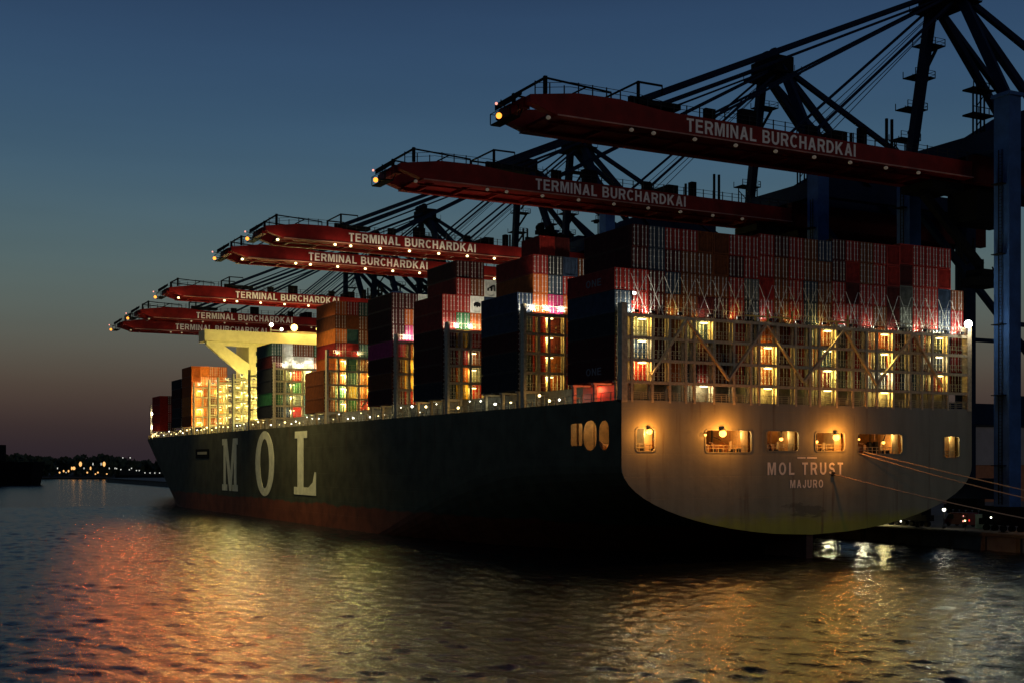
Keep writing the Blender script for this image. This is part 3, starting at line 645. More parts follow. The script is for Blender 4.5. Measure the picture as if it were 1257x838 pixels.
# ------------------------------------------------------------------ bridge house
bh = MB(); bh.box(-17.4,17.4,200.5,213,19.75,44.2)
house = bh.build('bridge_house', M_HOUSE, ship)
wg = MB(); wg.box(-29.4,29.4,199.6,206,44.25,47.2); wg.box(-6,6,203,209,47.25,48.2)
for s_ in (-1,1):
    a = s_*17.45; e = s_*28.9
    wg.prism([(e,44.2),(e,43.4),(a,34.2),(a,38.6),(s_*24.2,43.2),(a,43.2),(a,44.2)] if s_ > 0 else [(e,44.2),(a,44.2),(a,43.2),(s_*24.2,43.2),(a,38.6),(a,34.2),(e,43.4)], [], 'y', 199.8, 201.4)
wg.build('bridge_wing', M_HOUSE, house)
wn = MB()
for i in range(4): wn.box(2.5+i*1.9,3.9+i*1.9,199.50,199.6,45.2,46.1)
for z in (23,26,29,32,35,38,41):
    for i in range(9): wn.box(-15.5+i*3.5,-14.3+i*3.5,200.40,200.5,z,z+1.1)
wn.build('window', M_GLASS, house)
for x in (-5.5,1.6):
    lm = MB(); lm.ball((x,198.6,48.7),.95,10,1); lm.beam((x,198.9,48.7),(x,199.6,48.2),.25,mi=0); lm.build('floodlight', [M_STEEL, emit('house_sodium_glow', (1,.62,.16), 6) if x < 0 else bpy.data.materials['house_sodium_glow']], house)
    light((x,197.2,48.3), 1300, (1,.66,.20), house, .6)
mst = MB(); mst.tube((-11.4,200.6,47.2),(-11.4,200.6,49.6),.2,8); mst.beam((-11.4,200.6,47.9),(-8.6,200.6,47.9),.3); mst.ball((-11.4,199.9,49.3),.55,8,1); mst.ball((-8.6,199.9,48.2),.45,8,1)
mst.build('wing_lamp_mast', [M_RAIL, E_WHT], house)
light((-23,190,36), 1400, (1,.80,.26), house, .5); light((-15,195,30), 1500, (1,.80,.26), house, .5)

# ------------------------------------------------------------------ containers
CL, CW, CH, TP = 11.2, 2.40, 2.66, 2.72
def container_body(L_):
    b = MB(); w2 = CW/2
    for x in (-w2, w2-.16):
        for y in (0, L_-.16): b.box(x,x+.16,y,y+.16,0,CH)
        b.box(x,x+.14,.16,L_-.16,0,.16); b.box(x,x+.12,.16,L_-.16,CH-.12,CH)
    for y in (0.01, L_-.15):
        b.box(-w2+.16,w2-.16,y,y+.14,0,.16); b.box(-w2+.16,w2-.16,y,y+.14,CH-.12,CH)
    b.poly([(-w2+.1,.1,CH-.04),(w2-.1,.1,CH-.04),(w2-.1,L_-.1,CH-.04),(-w2+.1,L_-.1,CH-.04)])
    b.poly([(-w2+.16,L_-.06,.16),(w2-.16,L_-.06,.16),(w2-.16,L_-.06,CH-.12),(-w2+.16,L_-.06,CH-.12)])
    n = int((L_-.32)/.30); st = (L_-.32)/n
    for sx in (-1,1):
        prof = []
        for i in range(n):
            y = .16+i*st; prof += [(y,.02),(y+st*.3,.02),(y+st*.5,.075),(y+st*.8,.075)]
        prof.append((L_-.16,.02))
        for (y0,d0),(y1,d1) in zip(prof,prof[1:]):
            b.poly([(sx*(w2-d0),y0,.16),(sx*(w2-d1),y1,.16),(sx*(w2-d1),y1,CH-.12),(sx*(w2-d0),y0,CH-.12)])
    return b
def door_end():
    d = MB(); w2 = CW/2-.16
    d.box(-w2,-.012,.06,.10,.16,CH-.12,0); d.box(.012,w2,.06,.10,.16,CH-.12,0)
    for x in (-.86,-.34,.34,.86):
        d.tube((x,.035,.08),(x,.035,CH-.05),.040,6,1)
        for z in (.3,.95,1.7,2.35): d.box(x-.08,x+.08,.0,.06,z-.035,z+.035,1)
    for z in (.35,1.0,1.65,2.3):
        for x in (-w2+.05,w2-.05): d.box(x-.05,x+.05,.03,.07,z-.06,z+.06,1 if x < 0 else 0)
    return d
def plain_end():
    d = MB(); w2 = CW/2-.16; n = 9; st = 2*w2/n; prof = []
    for i in range(n):
        x = -w2+i*st; prof += [(x,.05),(x+st*.3,.05),(x+st*.5,.11),(x+st*.8,.11)]
    prof.append((w2,.05))
    for (x0,d0),(x1,d1) in zip(prof,prof[1:]): d.poly([(x0,d0,.16),(x1,d1,.16),(x1,d1,CH-.12),(x0,d0,CH-.12)])
    return d
body_me = container_body(CL).build('body', CM['grey']); short_me = container_body(5.4).build('body', CM['grey'])
door_me = door_end().build('door', [CM['grey'], M_ROD]); plain_me = plain_end().build('end_wall', CM['grey'])
for o in (body_me, short_me, door_me, plain_me): COL.objects.unlink(o)
ORD = ['','first','second','third','fourth','fifth','sixth','seventh','eighth','ninth','tenth','eleventh','twelfth','thirteenth','fourteenth','fifteenth','sixteenth','seventeenth','eighteenth','nineteenth','twentieth','twenty-first','twenty-second','twenty-third','twenty-fourth']
NC = [0]
def container(x, y, z, colour, label, group, plain=False, short=False):
    m = CM[colour]
    root = empty('shipping_container', (x,y,z), label, 'container', group)
    for src in ((short_me if short else body_me), (plain_me if plain else door_me)):
        c = src.copy(); COL.objects.link(c); c.parent = root
        c.name = 'body' if src in (body_me, short_me) else ('end_wall' if plain else 'door')
        c.material_slots[0].link = 'OBJECT'; c.material_slots[0].material = m
    NC[0] += 1
    return root
def bay(nm, y, ncol, tiers, colours, place, first_col=1, z0=22.4, shift=0.0, fixed=None, pplain=.3):
    """tiers(col) -> number of tiers; colours: weighted list"""
    for c in range(first_col, first_col+ncol):
        x = -HB+1.225+.0+(c-1)*2.45+shift
        base = rnd.choice(colours); pl = rnd.random() < pplain
        for t_ in range(1, tiers(c)+1):
            if rnd.random() < .62: base = rnd.choice(colours)
            if rnd.random() < .5: pl = rnd.random() < pplain
            col = (fixed or {}).get((c,t_), base)
            lab = '%s shipping container in %s, %s row from port, %s tier up' % (col, place, ORD[c], ORD[t_])
            hs = 1+(.026 if c > 9 else 0)+(.02 if c > 14 else 0)+(.02 if c > 19 else 0) if nm == 'A' else 1   # taller high-cube boxes towards starboard
            r = container(x+rnd.uniform(-.015,.015), y+rnd.uniform(-.05,.06), z0+(t_-1)*TP*hs, col, lab, 'containers stacked in '+place, plain=pl if (c,t_) not in (fixed or {}) else False)
            r.scale.z = hs
            if nm == 'A' and c == 1 and t_ in (1,5):
                text_mb('ONE', 'x', 6.6, 3.0, .85, 1.75, -CW/2-.012).build('logo_lettering', mat('dull_grey_logo', (.16,.13,.14), .7) if t_ == 1 else bpy.data.materials['dull_grey_logo'], r)  # letters in dull grey, darker than plain white
            if nm == 'C' and col == 'white':
                lg = MB()
                pts = [(-.55,1.0),(-.62,1.45),(-.35,1.72),(.1,1.78),(.55,1.62),(.66,1.25),(.45,.95),(.2,1.1),(.0,.85),(-.2,1.15)]
                if t_ == 7: lg.prism([(-.7,.9),(-.4,.9),(-.4,1.3),(-.1,1.3),(-.1,.9),(.2,.9),(.2,1.6),(.5,1.6),(.5,.9),(.75,.9),(.75,1.0),(.62,1.9),(.1,1.8),(-.3,1.5),(-.7,1.3)], [], 'y', .0, .04)
                else: lg.prism(pts, [], 'y', .0, .04)
                lg.build('emblem', M_BLACK, r)
DR = ['dark red','dark red','dark red','maroon','maroon','brown','brown','brown','brown','rust orange','slate blue','dark red','grey','navy blue','black','maroon']
fixA = {(1,1):'maroon',(1,2):'maroon',(1,3):'black',(1,4):'black',(1,5):'dark red',(2,4):'dark red',(2,5):'dark red',(2,6):'maroon',(2,7):'maroon',(1,4):'slate blue'}
fixA.update({(24,4):'dark red',(24,5):'brown',(12,7):'dark red',(12,6):'dark red'})
bay('A', 1.5, 24, lambda c: 5 if c in (1,24) else 7, DR, 'sternmost bay', fixed=fixA, pplain=.14)
bay('B', 26.4, 5, lambda c: 5 if c == 1 else 7 if c < 6 else 7, DR, 'second bay from stern', fixed={(1,5):'navy blue',(1,4):'slate blue',(2,7):'dark red',(2,6):'rust orange',(2,5):'rust orange',(3,5):'magenta',(3,7):'black',(3,6):'slate blue',(1,3):'maroon',(1,2):'black',(1,1):'black'})
fixC = {(1,7):'dark red',(1,6):'dark red',(1,5):'dark red',(1,4):'maroon',(1,3):'maroon',(1,1):'black',(2,8):'maroon',(3,8):'maroon',(2,7):'dark red',(2,6):'dark red',(2,5):'dark green',(2,4):'yellow',(3,6):'white',(4,7):'white',(2,2):'rust orange',(2,1):'yellow',(2,3):'dark red',(1,2):'maroon'}
bay('C', 51.2, 4, lambda c: 6 if c == 1 else 8 if c < 4 else 7, DR, 'third bay from stern', fixed=fixC)
bay('D', 71.7, 3, lambda c: 7, DR, 'fourth bay from stern', fixed={(1,4):'magenta',(1,5):'maroon',(2,6):'rust orange',(2,5):'magenta',(2,3):'yellow',(2,2):'yellow',(3,7):'white',(1,3):'maroon',(1,2):'brown',(1,1):'maroon',(1,6):'maroon',(1,7):'maroon',(2,7):'maroon'})
WR = ['rust orange','brown','brown','dark red','orange','teal']
bay('E', 106.7, 4, lambda c: 3 if c == 1 else 8 if c > 2 else 8, WR, 'fifth bay from stern', fixed={(1,1):'brown',(1,2):'brown',(1,3):'brown',(3,8):'dark red',(3,2):'yellow',(3,1):'dark green'})
bay('F', 140.9, 5, lambda c: 6 if c < 6 else 6, ['teal','white','dark red','grey','dark green','slate blue','brown'], 'sixth bay from stern', fixed={(1,6):'teal',(1,5):'maroon',(1,4):'black',(1,3):'black',(1,2):'dark green',(1,1):'black',(2,6):'white',(5,6):'dark green',(4,5):'white',(5,5):'rust orange',(3,6):'brown',(4,6):'brown'})
OR_ = ['orange','orange','rust orange','orange','brown']
bay('G', 214.2, 4, lambda c: 6, OR_, 'bay ahead of bridge', fixed={})
bay('H', 227, 1, lambda c: 5, ['black','maroon'], 'dark bay near bow')
bay('I', 268, 2, lambda c: 4, ['maroon','dark red'], 'foremost bay', first_col=2, shift=.6)
for i in range(2):
    container(-24.5+i*2.45, 26.6, 22.4+7*TP+.02, 'dark red' if i == 0 else 'maroon', ('short dark red' if i == 0 else 'short maroon')+' shipping container, topmost on second bay from stern', 'short containers on the second bay', plain=True, short=True)
# black lifting spreader lying on the short containers
spz = 22.4+7*TP+.02+CH+.02
spd = empty('lifting_spreader', (-23.3,29,spz), 'black lifting spreader resting on two short red containers', 'spreader')
g = MB(); g.box(-25.4,-21.2,27.0,27.5,spz,spz+.5); g.box(-25.4,-21.2,31.0,31.5,spz,spz+.5); g.box(-23.9,-22.7,27,31.5,spz+.1,spz+.7); g.build('beam', M_BLACK, spd, (-23.3,29,spz))
g = MB(); g.box(-24.6,-22,28.4,30,spz+.7,spz+1.3)
for x in (-24.2,-22.6): g.tube((x,28.8,spz+1.6),(x,29.6,spz+1.6),.55,12)
g.build('headblock', M_BLACK, spd, (-23.3,29,spz))

# ------------------------------------------------------------------ GANTRY CRANES
OX, OZ = 35.6, 2.62
def make_crane():
    r = empty('gantry_crane', (OX,0,OZ)); org = (OX,0,OZ)
    b = MB()
    for y0, y1 in ((-4.5,-3.2),(3.2,4.5)):
        b.prism([(-39.6,55.1),(-36.0,54.0),(34,54.0),(34,56.3),(-20,56.5),(-27,57.1),(-33,57.0),(-39.6,56.0)], [], 'y', y0, y1)
        b.box(-36.2,34,y0-.18,y1+.18,53.86,53.995)
    b.box(-36,34,-3.2,3.2,54.25,54.6)
    for i in range(12): b.box(-34+i*6,-33.6+i*6,-3.2,3.2,53.7,54.25)
    for y in (-2.4,2.4): b.box(-36,34,y-.12,y+.12,53.55,53.8)
    b.box(-39.9,-38.9,-3.1,3.1,54.75,55.95)
    b.build('boom', M_RED, r, org)
    MB().box(-36,34,-4.82,-4.70,53.88,54.04).build('lit_flange_strip', mat('pink_lit_line', (.42,.17,.13), .6, var=.6, scale=.5), r, org)  # pale pink strip paints in the light caught along the lower flange
    text_words('TERMINAL BURCHARDKAI', 'y', -17.0, 11.4, 54.4, 56.1, -4.53, 'boom_lettering', M_WHITE, r, org)
    g = MB()
    for y0, y1 in ((-4.5,-3.2),(3.2,4.5)): g.box(34.05,82,y0,y1,53.4,57.4)
    g.box(34.05,82,-3.2,3.2,54.2,54.6); g.build('main_girder', mat('girder_dark_red', (.05,.006,.005), .7, spec=.05), r, org)
    # boom top walkway railing
    ra = MB()
    for y in (-4.4,4.4):
        for i in range(37):
            x = -38.9+i*2; zt = 57.1 if -34 < x < -25 else 56.5
            ra.box(x-.06,x+.06,y-.06,y+.06,zt-.4,zt+1.2)
        for zz in (.6,1.15):
            ra.beam((-38.9,y,56.3+zz),(-34,y,57.05+zz),.06); ra.beam((-34,y,57.05+zz),(-25,y,57.05+zz),.06); ra.beam((-25,y,57.05+zz),(-20,y,56.5+zz),.06); ra.beam((-20,y,56.5+zz),(34,y,56.4+zz),.06)
    ra.build('railing', M_STEEL, r, org)
    tp = MB(); tp.box(-41.3,-39.95,-2.6,2.6,53.7,53.85)
    for y in (-2.6,2.6):
        for x in (-41.3,-40.2): tp.box(x-.05,x+.05,y-.05,y+.05,53.85,55.1)
        tp.beam((-41.3,y,55.1),(-40.0,y,55.1),.07)
    tp.beam((-41.3,-2.6,55.1),(-41.3,2.6,55.1),.07); tp.beam((-40.0,-2.5,53.8),(-39.4,-2.5,55.2),.12); tp.beam((-40.0,2.5,53.8),(-39.4,2.5,55.2),.12)
    tp.build('tip_platform', M_BLACK, r, org); tp = MB(); tp.prism([(-41.0,55.4),(-39.4,56.6),(-39.3,57.3),(-41.0,56.2)], [], 'y', -2.0, 2.0); tp.build('guard_plate', M_BLACK, r, org); tp = MB()
    for y in (-4.0,4.0): tp.box(-37.5,-37.1,y-.2,y+.2,56.5,58.6)
    tp.beam((-37.3,-4,58.4),(-37.3,4,58.4),.25); tp.beam((-37.3,-4,58.4),(-28,-4,57.9),.2); tp.beam((-37.3,4,58.4),(-28,4,57.9),.2); tp.beam((-33.5,-4,57.0),(-31.5,-4,58.1),.2); tp.beam((-28,-4,57.2),(-28,-4,57.9),.15)
    tp.build('davit', M_BLACK, r, org); tp = MB()
    for x, x2 in ((-24,-20.4),):
        for y in (-4,4): tp.box(x-.16,x+.16,y-.16,y+.16,56.8,59.9); tp.beam((x,y,59.8),(x2,y,59.8),.22); tp.beam((x2,y,59.8),(x2,y,58.6),.12)
        tp.box(-24.2,-17.8,-4.4,-2.4,57.0,57.7); tp.beam((x,-4,59.8),(x,4,59.8),.2)
    tp.build('tip_frame', M_BLACK, r, org)
    lm = MB(); lm.ball((-42.6,-2.2,53.6),.36,10,1); lm.tube((-41.2,-2.2,53.8),(-42.6,-2.2,53.7),.12,6,0); lm.build('tip_lamp', [M_STEEL, E_AMB], r, org)
    light((-43.3-OX,-2.9,53.3-OZ), 9000, AMB, r, .5, 'SPOT', (-.80,-.58,-.12), 104, 'tip_lamp_light', .18)
    lm = MB(); lm.tube((-41.2,-2.5,54.6),(-43.0,-2.5,54.9),.07,6,0); lm.ball((-43.1,-2.5,54.9),.17,8,1); lm.build('beacon', [M_STEEL, E_RED], r, org)
    # legs
    for lx, nm in ((35.6,'sea'),(71,'land')):
        for s_ in (-1,1):
            y = s_*9.4; top = 59.0 if nm == 'sea' else 60.5
            l = MB(); l.box(lx-1.2,lx+1.2,y-1.35,y+1.35,6.2,top)
            if nm == 'sea' and s_ < 0: l.box(lx-1.2,lx+1.2,y-1.35,y+1.35,top,64.6); l.box(lx-1.5,lx+1.5,y-1.6,y+1.6,64.6,65.1)
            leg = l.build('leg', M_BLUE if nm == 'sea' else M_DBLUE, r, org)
            la_ = MB(); xl = lx-1.45
            for yy in (y-.3,y+.3): la_.box(xl-.05,xl+.05,yy-.05,yy+.05,6.5,57)
            for k in range(100): la_.box(xl-.03,xl+.03,y-.3,y+.3,6.8+k*.5,6.86+k*.5)
            for k in range(5): la_.box(xl-.9,xl+.2,y-.9,y+.9,12+k*10,12.12+k*10)
            la_.build('ladder', M_BLACK, r, org)
            g = MB(); g.box(lx-1.0,lx+1.0,y-3.6,y+3.6,4.4,6.2); g.box(lx-.8,lx+.8,y-4.4,y+4.4,3.5,4.4)
            for k in range(6): g.tube((lx-.35,y-3.8+k*1.5,3.05),(lx+.35,y-3.8+k*1.5,3.05),.43,10)
            g.build('wheel_bogie', M_BLACK, leg)
            g.v = g.v
    return r
def make_crane2(r):
    org = (OX,0,OZ)
    s = MB(); 
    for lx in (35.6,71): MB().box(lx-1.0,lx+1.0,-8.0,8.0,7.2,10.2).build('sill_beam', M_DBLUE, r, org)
    s = MB()
    for y in (-9.4,9.4):
        s.box(36.85,69.75,y-.9,y+.9,18.6,22.0); s.beam((36.85,y,32.3),(69.75,y,32.3),.6,.6)
        s.beam((37.0,y,52.5),(69.8,y,24.5),.9,.9); s.box(36.85,69.75,y-.8,y+.8,57.6,60.2)
    for lx in (35.6,71): s.box(lx-.9,lx+.9,-8.0,8.0,57.6,60.4)
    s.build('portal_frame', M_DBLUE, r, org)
    # A-frame above the sea legs
    for s_ in (-1,1):
        MB().beam((35.6,s_*9.2,65.0 if s_ < 0 else 58.6),(33.4,s_*2.6,81.5),1.3,1.3).build('mast_leg', M_DBLUE, r, org)
        MB().beam((33.8,s_*2.4,81.5),(70.5,s_*8.6,60.6),.8,.8).build('back_stay', M_DBLUE, r, org)
        MB().beam((34.5,s_*2.2,80.5),(58,s_*4,58.0),1.0,1.0).build('mast_strut', M_DBLUE, r, org)
        f = MB()
        f.beam((32.6,s_*2.6,82.3),(-24.5,s_*3.9,57.4),.36,.5); f.beam((32.6,s_*2.0,81.4),(-21.5,s_*3.4,57.1),.18,.2)
        f.build('fore_stay', M_DBLUE, r, org)
        f = MB(); f.beam((32.8,s_*2.4,81.4),(-13,s_*3.9,56.6),.3,.34); f.build('fore_stay', M_DBLUE, r, org)
        f = MB(); f.beam((32.8,s_*2.6,80.6),(4.0,s_*3.9,56.6),.3,.36); f.tube((33,s_*2.0,80),(5.5,s_*3.2,56.6),.06); f.tube((33,s_*1.6,80),(7,s_*3.0,56.6),.06)
        f.build('fore_stay', M_DBLUE, r, org)
    h = MB(); h.box(31.4,35.4,-3.4,3.4,80.4,83.2); h.box(30.4,36.4,-4.2,4.2,80.1,80.35)
    for y in (-2,0,2): h.tube((32.2,y-.4,83.8),(32.2,y+.4,83.8),.9,12)
    for y in (-4.2,4.2):
        for i in range(5): h.box(30.4+i*1.5-.04,30.4+i*1.5+.04,y-.04,y+.04,80.3,81.5)
    h.build('apex_sheaves', M_BLACK, r, org)
    # stay brackets and posts on top of the boom
    k = MB()
    for x in (-24.5,-13,4): 
        for y in (-3.9,3.9): MB().box(x-.8,x+.8,y-.3,y+.3,56.3,57.9).build('stay_bracket', M_BLACK, r, org)
    for x in (17.6,18.6):
        for y in (-4.05,4.05): MB().box(x-.16,x+.16,y-.15,y+.15,56.3,60.6).build('stay_post', M_BLACK, r, org)
    for b_ in ((-8,-5.6,-4.2,-3.2,56.4,58.6),(9,11,-3,3,54.7,58.2),(13,14,-4,-3,56.3,58.9)): MB().box(*b_).build('winch_box', M_BLACK, r, org)
    # stair tower beside the mast leg
    t = MB(); z0 = 58.0
    for i, (z, dy) in enumerate(((63.5,12.2),(68.0,10.8),(72.6,9.2),(77,7.2))):
        yy = 9.4*(1-(z-65)/24) if z > 65 else 9.4
        t.box(35.4,39.6,dy-1.4,dy+1.2,z,z+.18)
        for x in (35.4,37.5,39.6):
            for y in (dy-1.4,dy+1.2): t.box(x-.05,x+.05,y-.05,y+.05,z,z+1.15)
        for zz in (.6,1.15): t.beam((35.4,dy-1.4,z+zz),(39.6,dy-1.4,z+zz),.06); t.beam((39.6,dy-1.4,z+zz),(39.6,dy+1.2,z+zz),.06)
        t.beam((39.2,dy,z),(36.2,dy-.8,z-3.9),.5,.25)
    for x in (36.2,38.8):
        for y in (10.8,13.0): t.beam((x,y,57.5),(x,y,63.5),.16)
    for z in (59,61): t.beam((36.2,10.8,z),(38.8,10.8,z+2),.12); t.beam((36.2,13,z+2),(38.8,13,z),.12)
    t.build('stair_tower', M_BLACK, r, org)
    # machinery house and floodlight lattice behind the sea legs
    m = MB(); m.prism([(37.5,57.7),(70,57.7),(70,66),(47,66),(37.5,60.5)], [], 'y', -3.1, 3.1); m.build('machinery_house', M_DBLUE, r, org)
    m = MB()
    for x in (39.0,40.6):
        for y in (-.9,-.2): m.beam((x,y,60.2),(x,y,69.2),.2)
    for z in (64.6,68.4):
        m.box(37.6,42.0,-1.6,.6,z,z+.25)
        for i in range(5): m.box(37.6+i*1.1-.06,37.6+i*1.1+.06,-1.6,-1.5,z,z+1.1)
        m.beam((37.6,-1.55,z+1.1),(42,-1.55,z+1.1),.1); m.box(37.2,38.0,-1.8,-1.2,z-.7,z)
    for z in (61,63,66): m.beam((39,-.9,z),(40.6,-.9,z+1.9),.12)
    m.build('lattice_mast', M_BLACK, r, org)
    # trolley with cab and cable arm below the girder
    c = MB(); c.box(27.5,34,-3.0,3.0,52.3,53.4); c.box(36.9,46,-2.8,2.8,48.5,53.2); c.build('trolley', M_BLACK, r, org)
    c = MB(); c.beam((27.8,-1,51.8),(39.6,-1,42.0),1.0,1.1); c.box(38.6,42.2,-2.2,.8,40.2,41.4); c.box(37.9,42.8,-2.4,1.0,38.9,40.2); c.box(39.4,40.2,-1.2,-.2,41.4,43)
    c.path([(35,-1.2,46),(35.6,-1.2,43.2),(36.6,-1.2,42.0),(37.6,-1.2,42.9),(38.0,-1.2,46)], .13); c.path([(42,-1.2,42),(43,-1.2,40),(44,-1.2,41.5),(44.2,-1.2,48)], .13)
    c.build('cable_arm', M_BLACK, r, org)
    return r
def fix_bogies(r):
    for leg in r.children:
        for g in leg.children:
            if g.name.startswith('wheel_bogie'): g.data.transform(Matrix.Translation((-OX,0,-OZ)))
crane = make_crane(); make_crane2(crane); fix_bogies(crane)
LX = [-37.3,-25.5,-22.2,-15.9,-9.4,-2.8,3.8,10.2,16.8,23]
boom_lamps = []
for x in LX:
    lm = MB(); lm.ball((x,-4.75,53.45),.30,10,1,.8); lm.tube((x,-4.75,53.6),(x,-4.4,53.9),.1,6,0)
    boom_lamps.append(lm.build('boom_lamp', [M_STEEL, E_DIM], crane, (OX,0,OZ)))
copies = []
cranes = [(8.5,0,'gantry crane over the stern, its red boom crossing the topmost part of the sky','n'),
          (48.0,.3,'gantry crane with unlit red boom lying just above the sternmost container stack','n'),
          (115.5,2.4,'gantry crane whose brightly lit red boom ends above the third container bay','y'),
          (140.5,2.2,'gantry crane with lit red boom, lower neighbour of the brightest boom','y'),
          (199.5,.9,'gantry crane with lit red boom reaching over the fifth container bay','y'),
          (235.5,-.8,'gantry crane with red boom directly above the cream bridge wing','h'),
          (261.5,-1.5,'gantry crane with farthest red boom, lowest of all, touching the bridge wing','h')]
for i, (y, dz, lab, lit) in enumerate(cranes):
    copies.append(crane if i == 0 else copy_tree(crane))
for c, (y, dz, lab, lit) in zip(copies, cranes):
    c.location = (OX, y, OZ+dz); tag(c, lab, 'crane', 'red boomed gantry cranes along the quay')
    shift = -5.5 if c is not copies[0] and dz > .5 else (-7 if lit == 'h' else 0)
    k = 0
    for ch in list(c.children):
        if ch.name.startswith('boom_lettering'): ch.location.x += shift
        if ch.type == 'LIGHT':
            d = ch.data = ch.data.copy(); d.energy = {8.5:300,48.0:500,115.5:24000,140.5:27000,199.5:7000,235.5:11000,261.5:12000}[y]
        if ch.name.startswith('boom_lamp'):
            on = lit == 'y'
            if on: ch.material_slots[1].link = 'OBJECT'; ch.material_slots[1].material = E_WARM
            if lit != 'n':
                light(Vector((LX[k]-OX,-6.4,52.6-OZ)), 190 if on else 70, (1,.86,.55), c, .4)  # cranes marked h have unlit lamps; fill light added for their lettering
                if on: light(Vector((LX[k]-OX,-5.6,52.4-OZ)), 1000, (1,.97,.42), c, .4, 'SPOT', (-.35,-.85,-.55), 150)
            k += 1
# the lit booms carry downward floodlights over the ship's port side
for y, dz, pw in ((115.5,2.4,34000),(140.5,2.2,40000),(199.5,.9,16000)):
    for x in (-40,-37): light((x,y-5.2,52.8+dz), pw, (1,.84,.36), None, .5, 'SPOT', (.02,-.10,-1), 84, 'boom_floodlight', 1.0)

# ------------------------------------------------------------------ quay furniture, ropes, yard
def bollard(x, y, lab):
    b = MB(); b.tube((x,y,2.6),(x,y,3.3),.32,12,0,.26); b.tube((x,y,3.3),(x,y,3.5),.45,12); b.box(x-.5,x+.5,y-.5,y+.5,2.6,2.68)
    return tag(b.build('bollard', M_BLACK), lab, 'bollard', 'bollards along the quay edge')
bollard(33.4,-42,'black iron bollard holding the two upper mooring ropes'); bollard(33.4,-20,'black iron bollard holding the lowest mooring rope'); bollard(33.4,-2,'bare black iron bollard beside the nearest crane leg'); bollard(33.4,14,'bare black iron bollard on the quay beside the rudder side')
def rope(a, b, sag, lab):
    a, b = Vector(a), Vector(b); m = MB(); N = 24; pts = []
    for i in range(N+1):
        t_ = i/N; p = a.lerp(b, t_); p.z -= sag*4*t_*(1-t_); pts.append(p)
    m.path(pts, .075, 6); return tag(m.build('mooring_rope', M_ROPE), lab, 'rope', 'stern mooring ropes')
rope((9.0,-.1,13.95),(33.4,-42,3.3), .5, 'topmost mooring rope from the wide stern opening to the quay')
rope((8.2,-.1,13.75),(33.4,-42,3.1), 1.2, 'second mooring rope, sagging below the topmost stern rope')
rope((3.6,-.1,11.0),(33.4,-20,3.2), .5, 'lowest mooring rope, leaving the stern under the ship name')
fc = MB(); fc.tube((3.6,-.25,11.0),(3.6,.02,11.0),.28,10); fc.build('fairlead', M_STEEL, ship)
# terminal shed behind
wh = empty('warehouse', (140,100,2.6), 'grey warehouse, lower wall lit orange, behind the crane legs', 'warehouse')
g = MB(); g.box(112,190,96,140,2.6,11.8); g.build('lower_wall', mat('orange_lit_wall', (.34,.13,.06), .85, var=.3, scale=.8), wh, (140,100,2.6))  # sodium light put into the orange colour of the lower wall
g = MB(); g.box(111.8,190.2,95.8,140.2,11.85,21.5); g.build('upper_cladding', mat('grey_cladding', (.28,.25,.25), .7, var=.2, scale=.3), wh, (140,100,2.6))
g = MB(); g.prism([(111,21.5),(191,21.5),(151,25.0)], [], 'y', 95.4, 140.6); g.build('roof', M_STEEL, wh, (140,100,2.6))
for x in (120,134,150): light((x-140,-3.0,8), 900, SOD, wh, .4)
g = MB()
for x in (120,134,150): g.box(x-.5,x+.5,95.0,95.9,10.8,11.3,0); g.box(x-.4,x+.4,95.1,95.8,10.6,10.8,1)
g.build('wall_lamp', [M_STEEL, E_SOD], wh, (140,100,2.6))
# vehicles on the quay
def van(x, y, rz, colour, lab):
    r = empty('parked_van', (x,y,2.62), lab, 'van', 'vans parked on the quay'); r.rotation_euler = (0,0,rz)
    b = MB(); b.prism([(-2.6,.35),(2.5,.35),(2.6,.9),(2.1,1.15),(1.5,2.0),(1.2,2.15),(-2.5,2.2),(-2.6,2.0)], [], 'y', -.95, .95); b.build('body', colour, r)
    g = MB(); g.prism([(1.45,1.2),(2.0,1.2),(1.45,1.9),(.5,1.9),(.5,1.2)], [], 'y', -.97, -.951); g.prism([(1.45,1.2),(2.0,1.2),(1.45,1.9),(.5,1.9),(.5,1.2)], [], 'y', .951, .97); g.build('window', M_GLASS, r)
    for wx in (-1.7,1.65):
        for wy in (-.85,.85): MB().tube((wx,wy-.12,.34),(wx,wy+.12,.34),.34,14).build('wheel', M_TYRE, r)
    for yy in (-.7,.7): MB().box(2.55,2.62,yy-.14,yy+.14,.72,.9).build('headlight', E_WHT, r)
    for yy in (-.8,.8): MB().box(-2.64,-2.6,yy-.1,yy+.1,.9,1.2).build('tail_light', emit('tail_glow', (1,.05,.03), 1.2) if 'tail_glow' not in bpy.data.materials else bpy.data.materials['tail_glow'], r)
    return r
M_VW = mat('white_van_paint', (.6,.58,.55), .35); M_VR = mat('red_van_paint', (.10,.015,.015), .35)
van(41.5,26,-1.5,M_VW,'white van parked on the quay with its tail to the ship stern'); van(41.0,12.5,1.5,M_VR,'red van parked on the quay beside the nearest crane legs')
van(46,2.5,.3,M_VW,'pale van standing behind the nearest crane leg')
def lamp_post(x, y, h_, E, pw, c, lab):
    r = empty('quay_lamp', (x,y,2.6), lab, 'lamp', 'low lamps on the quay')
    g = MB(); g.tube((0,0,0),(0,0,h_),.09,8); g.tube((0,0,0),(0,0,.3),.2,8); g.build('post', M_STEEL, r)
    g = MB(); g.ball((0,0,h_+.22),.26,10,1); g.tube((0,0,h_+.42),(0,0,h_+.5),.3,10,0); g.build('lamp_head', [M_STEEL, E], r)
    light((-.1,-.4,h_+.2), pw, c, r, .25)
lamp_post(34.2,9.5,2.6,E_WHT,60,WHT,'short quay lamp shining white near the nearest crane leg')
lamp_post(33.6,34,1.6,E_WHT,520,(1,.90,.50),'low white quay lamp under the curve of the stern')
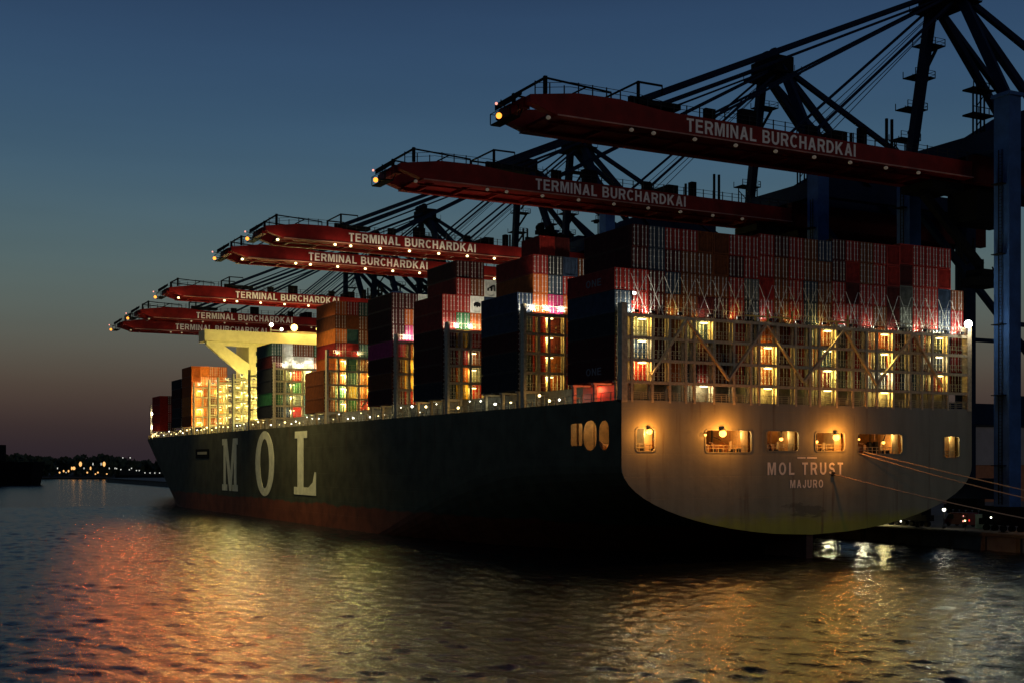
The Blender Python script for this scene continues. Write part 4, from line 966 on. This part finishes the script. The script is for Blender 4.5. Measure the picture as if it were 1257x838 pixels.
lamp_post(33.6,26,1.6,E_WHT,360,(1,.92,.55),'low white quay lamp between stern and red van')
lamp_post(33.6,21.5,1.4,E_WARM,360,(1,.85,.35),'low yellow quay lamp beside the starboard quarter')
for i, (x, y, e, c, lab) in enumerate([(33.0,17,E_WHT,WHT,'tiny white marker light on the quay edge under the stern'),(36.8,8.2,E_RED,(1,.2,.1),'tiny red marker light on the quay beside the nearest crane'),(33.2,4.6,E_WARM,WARM,'tiny warm marker light on the quay edge near the short lamp'),(40,11,E_RED,(1,.2,.1),'tiny red marker light in front of the red van'),(34,.6,E_WHT,WHT,'tiny white marker light by the nearest crane wheels')]):
    g = MB(); g.tube((x,y,2.6),(x,y,3.3+.3*i),.05,6,0); g.ball((x,y,3.4+.3*i),.13,8,1); tag(g.build('marker_light', [M_STEEL, e]), lab, 'marker light', 'marker lights on the quay')
lamp_post(37.2,-1.5,1.7,E_SOD,60,SOD,'orange quay lamp at the foot of the nearest crane leg')
# switch cabinets, cable reels and crates on the quay
def cabinet(x, y, w_, d_, h_, m, lab, nm='switch_cabinet', cat='cabinet'):
    r = empty(nm, (x,y,2.6), lab, cat)
    g = MB(); g.box(-w_,w_,-d_,d_,.1,h_); g.box(-w_-.08,w_+.08,-d_-.08,d_+.08,h_,h_+.1); g.build('housing', m, r)
    g = MB(); g.box(-w_+.08,-.03,-d_-.03,-d_,.2,h_-.15); g.box(.03,w_-.08,-d_-.03,-d_,.2,h_-.15); g.build('door', m, r); return r
cabinet(38.0,5.5,1.0,.6,2.1,mat('green_cabinet_paint',(.12,.20,.16),.5),'pale green switch cabinet at the foot of the nearest crane leg')
cabinet(39.4,19,.9,.7,1.5,M_DBLUE,'low dark blue switch cabinet between the parked vans')

# ------------------------------------------------------------------ render settings that travel with the file
cy = SC.cycles
cy.use_denoising = True
try: cy.denoiser = 'OPENIMAGEDENOISE'
except Exception: pass
cy.max_bounces = 5; cy.diffuse_bounces = 2; cy.glossy_bounces = 3; cy.transmission_bounces = 2
cy.sample_clamp_indirect = 3; cy.sample_clamp_direct = 0; cy.caustics_reflective = False; cy.caustics_refractive = False
cy.use_light_tree = True
print('containers', NC[0], 'lights', NL[0])
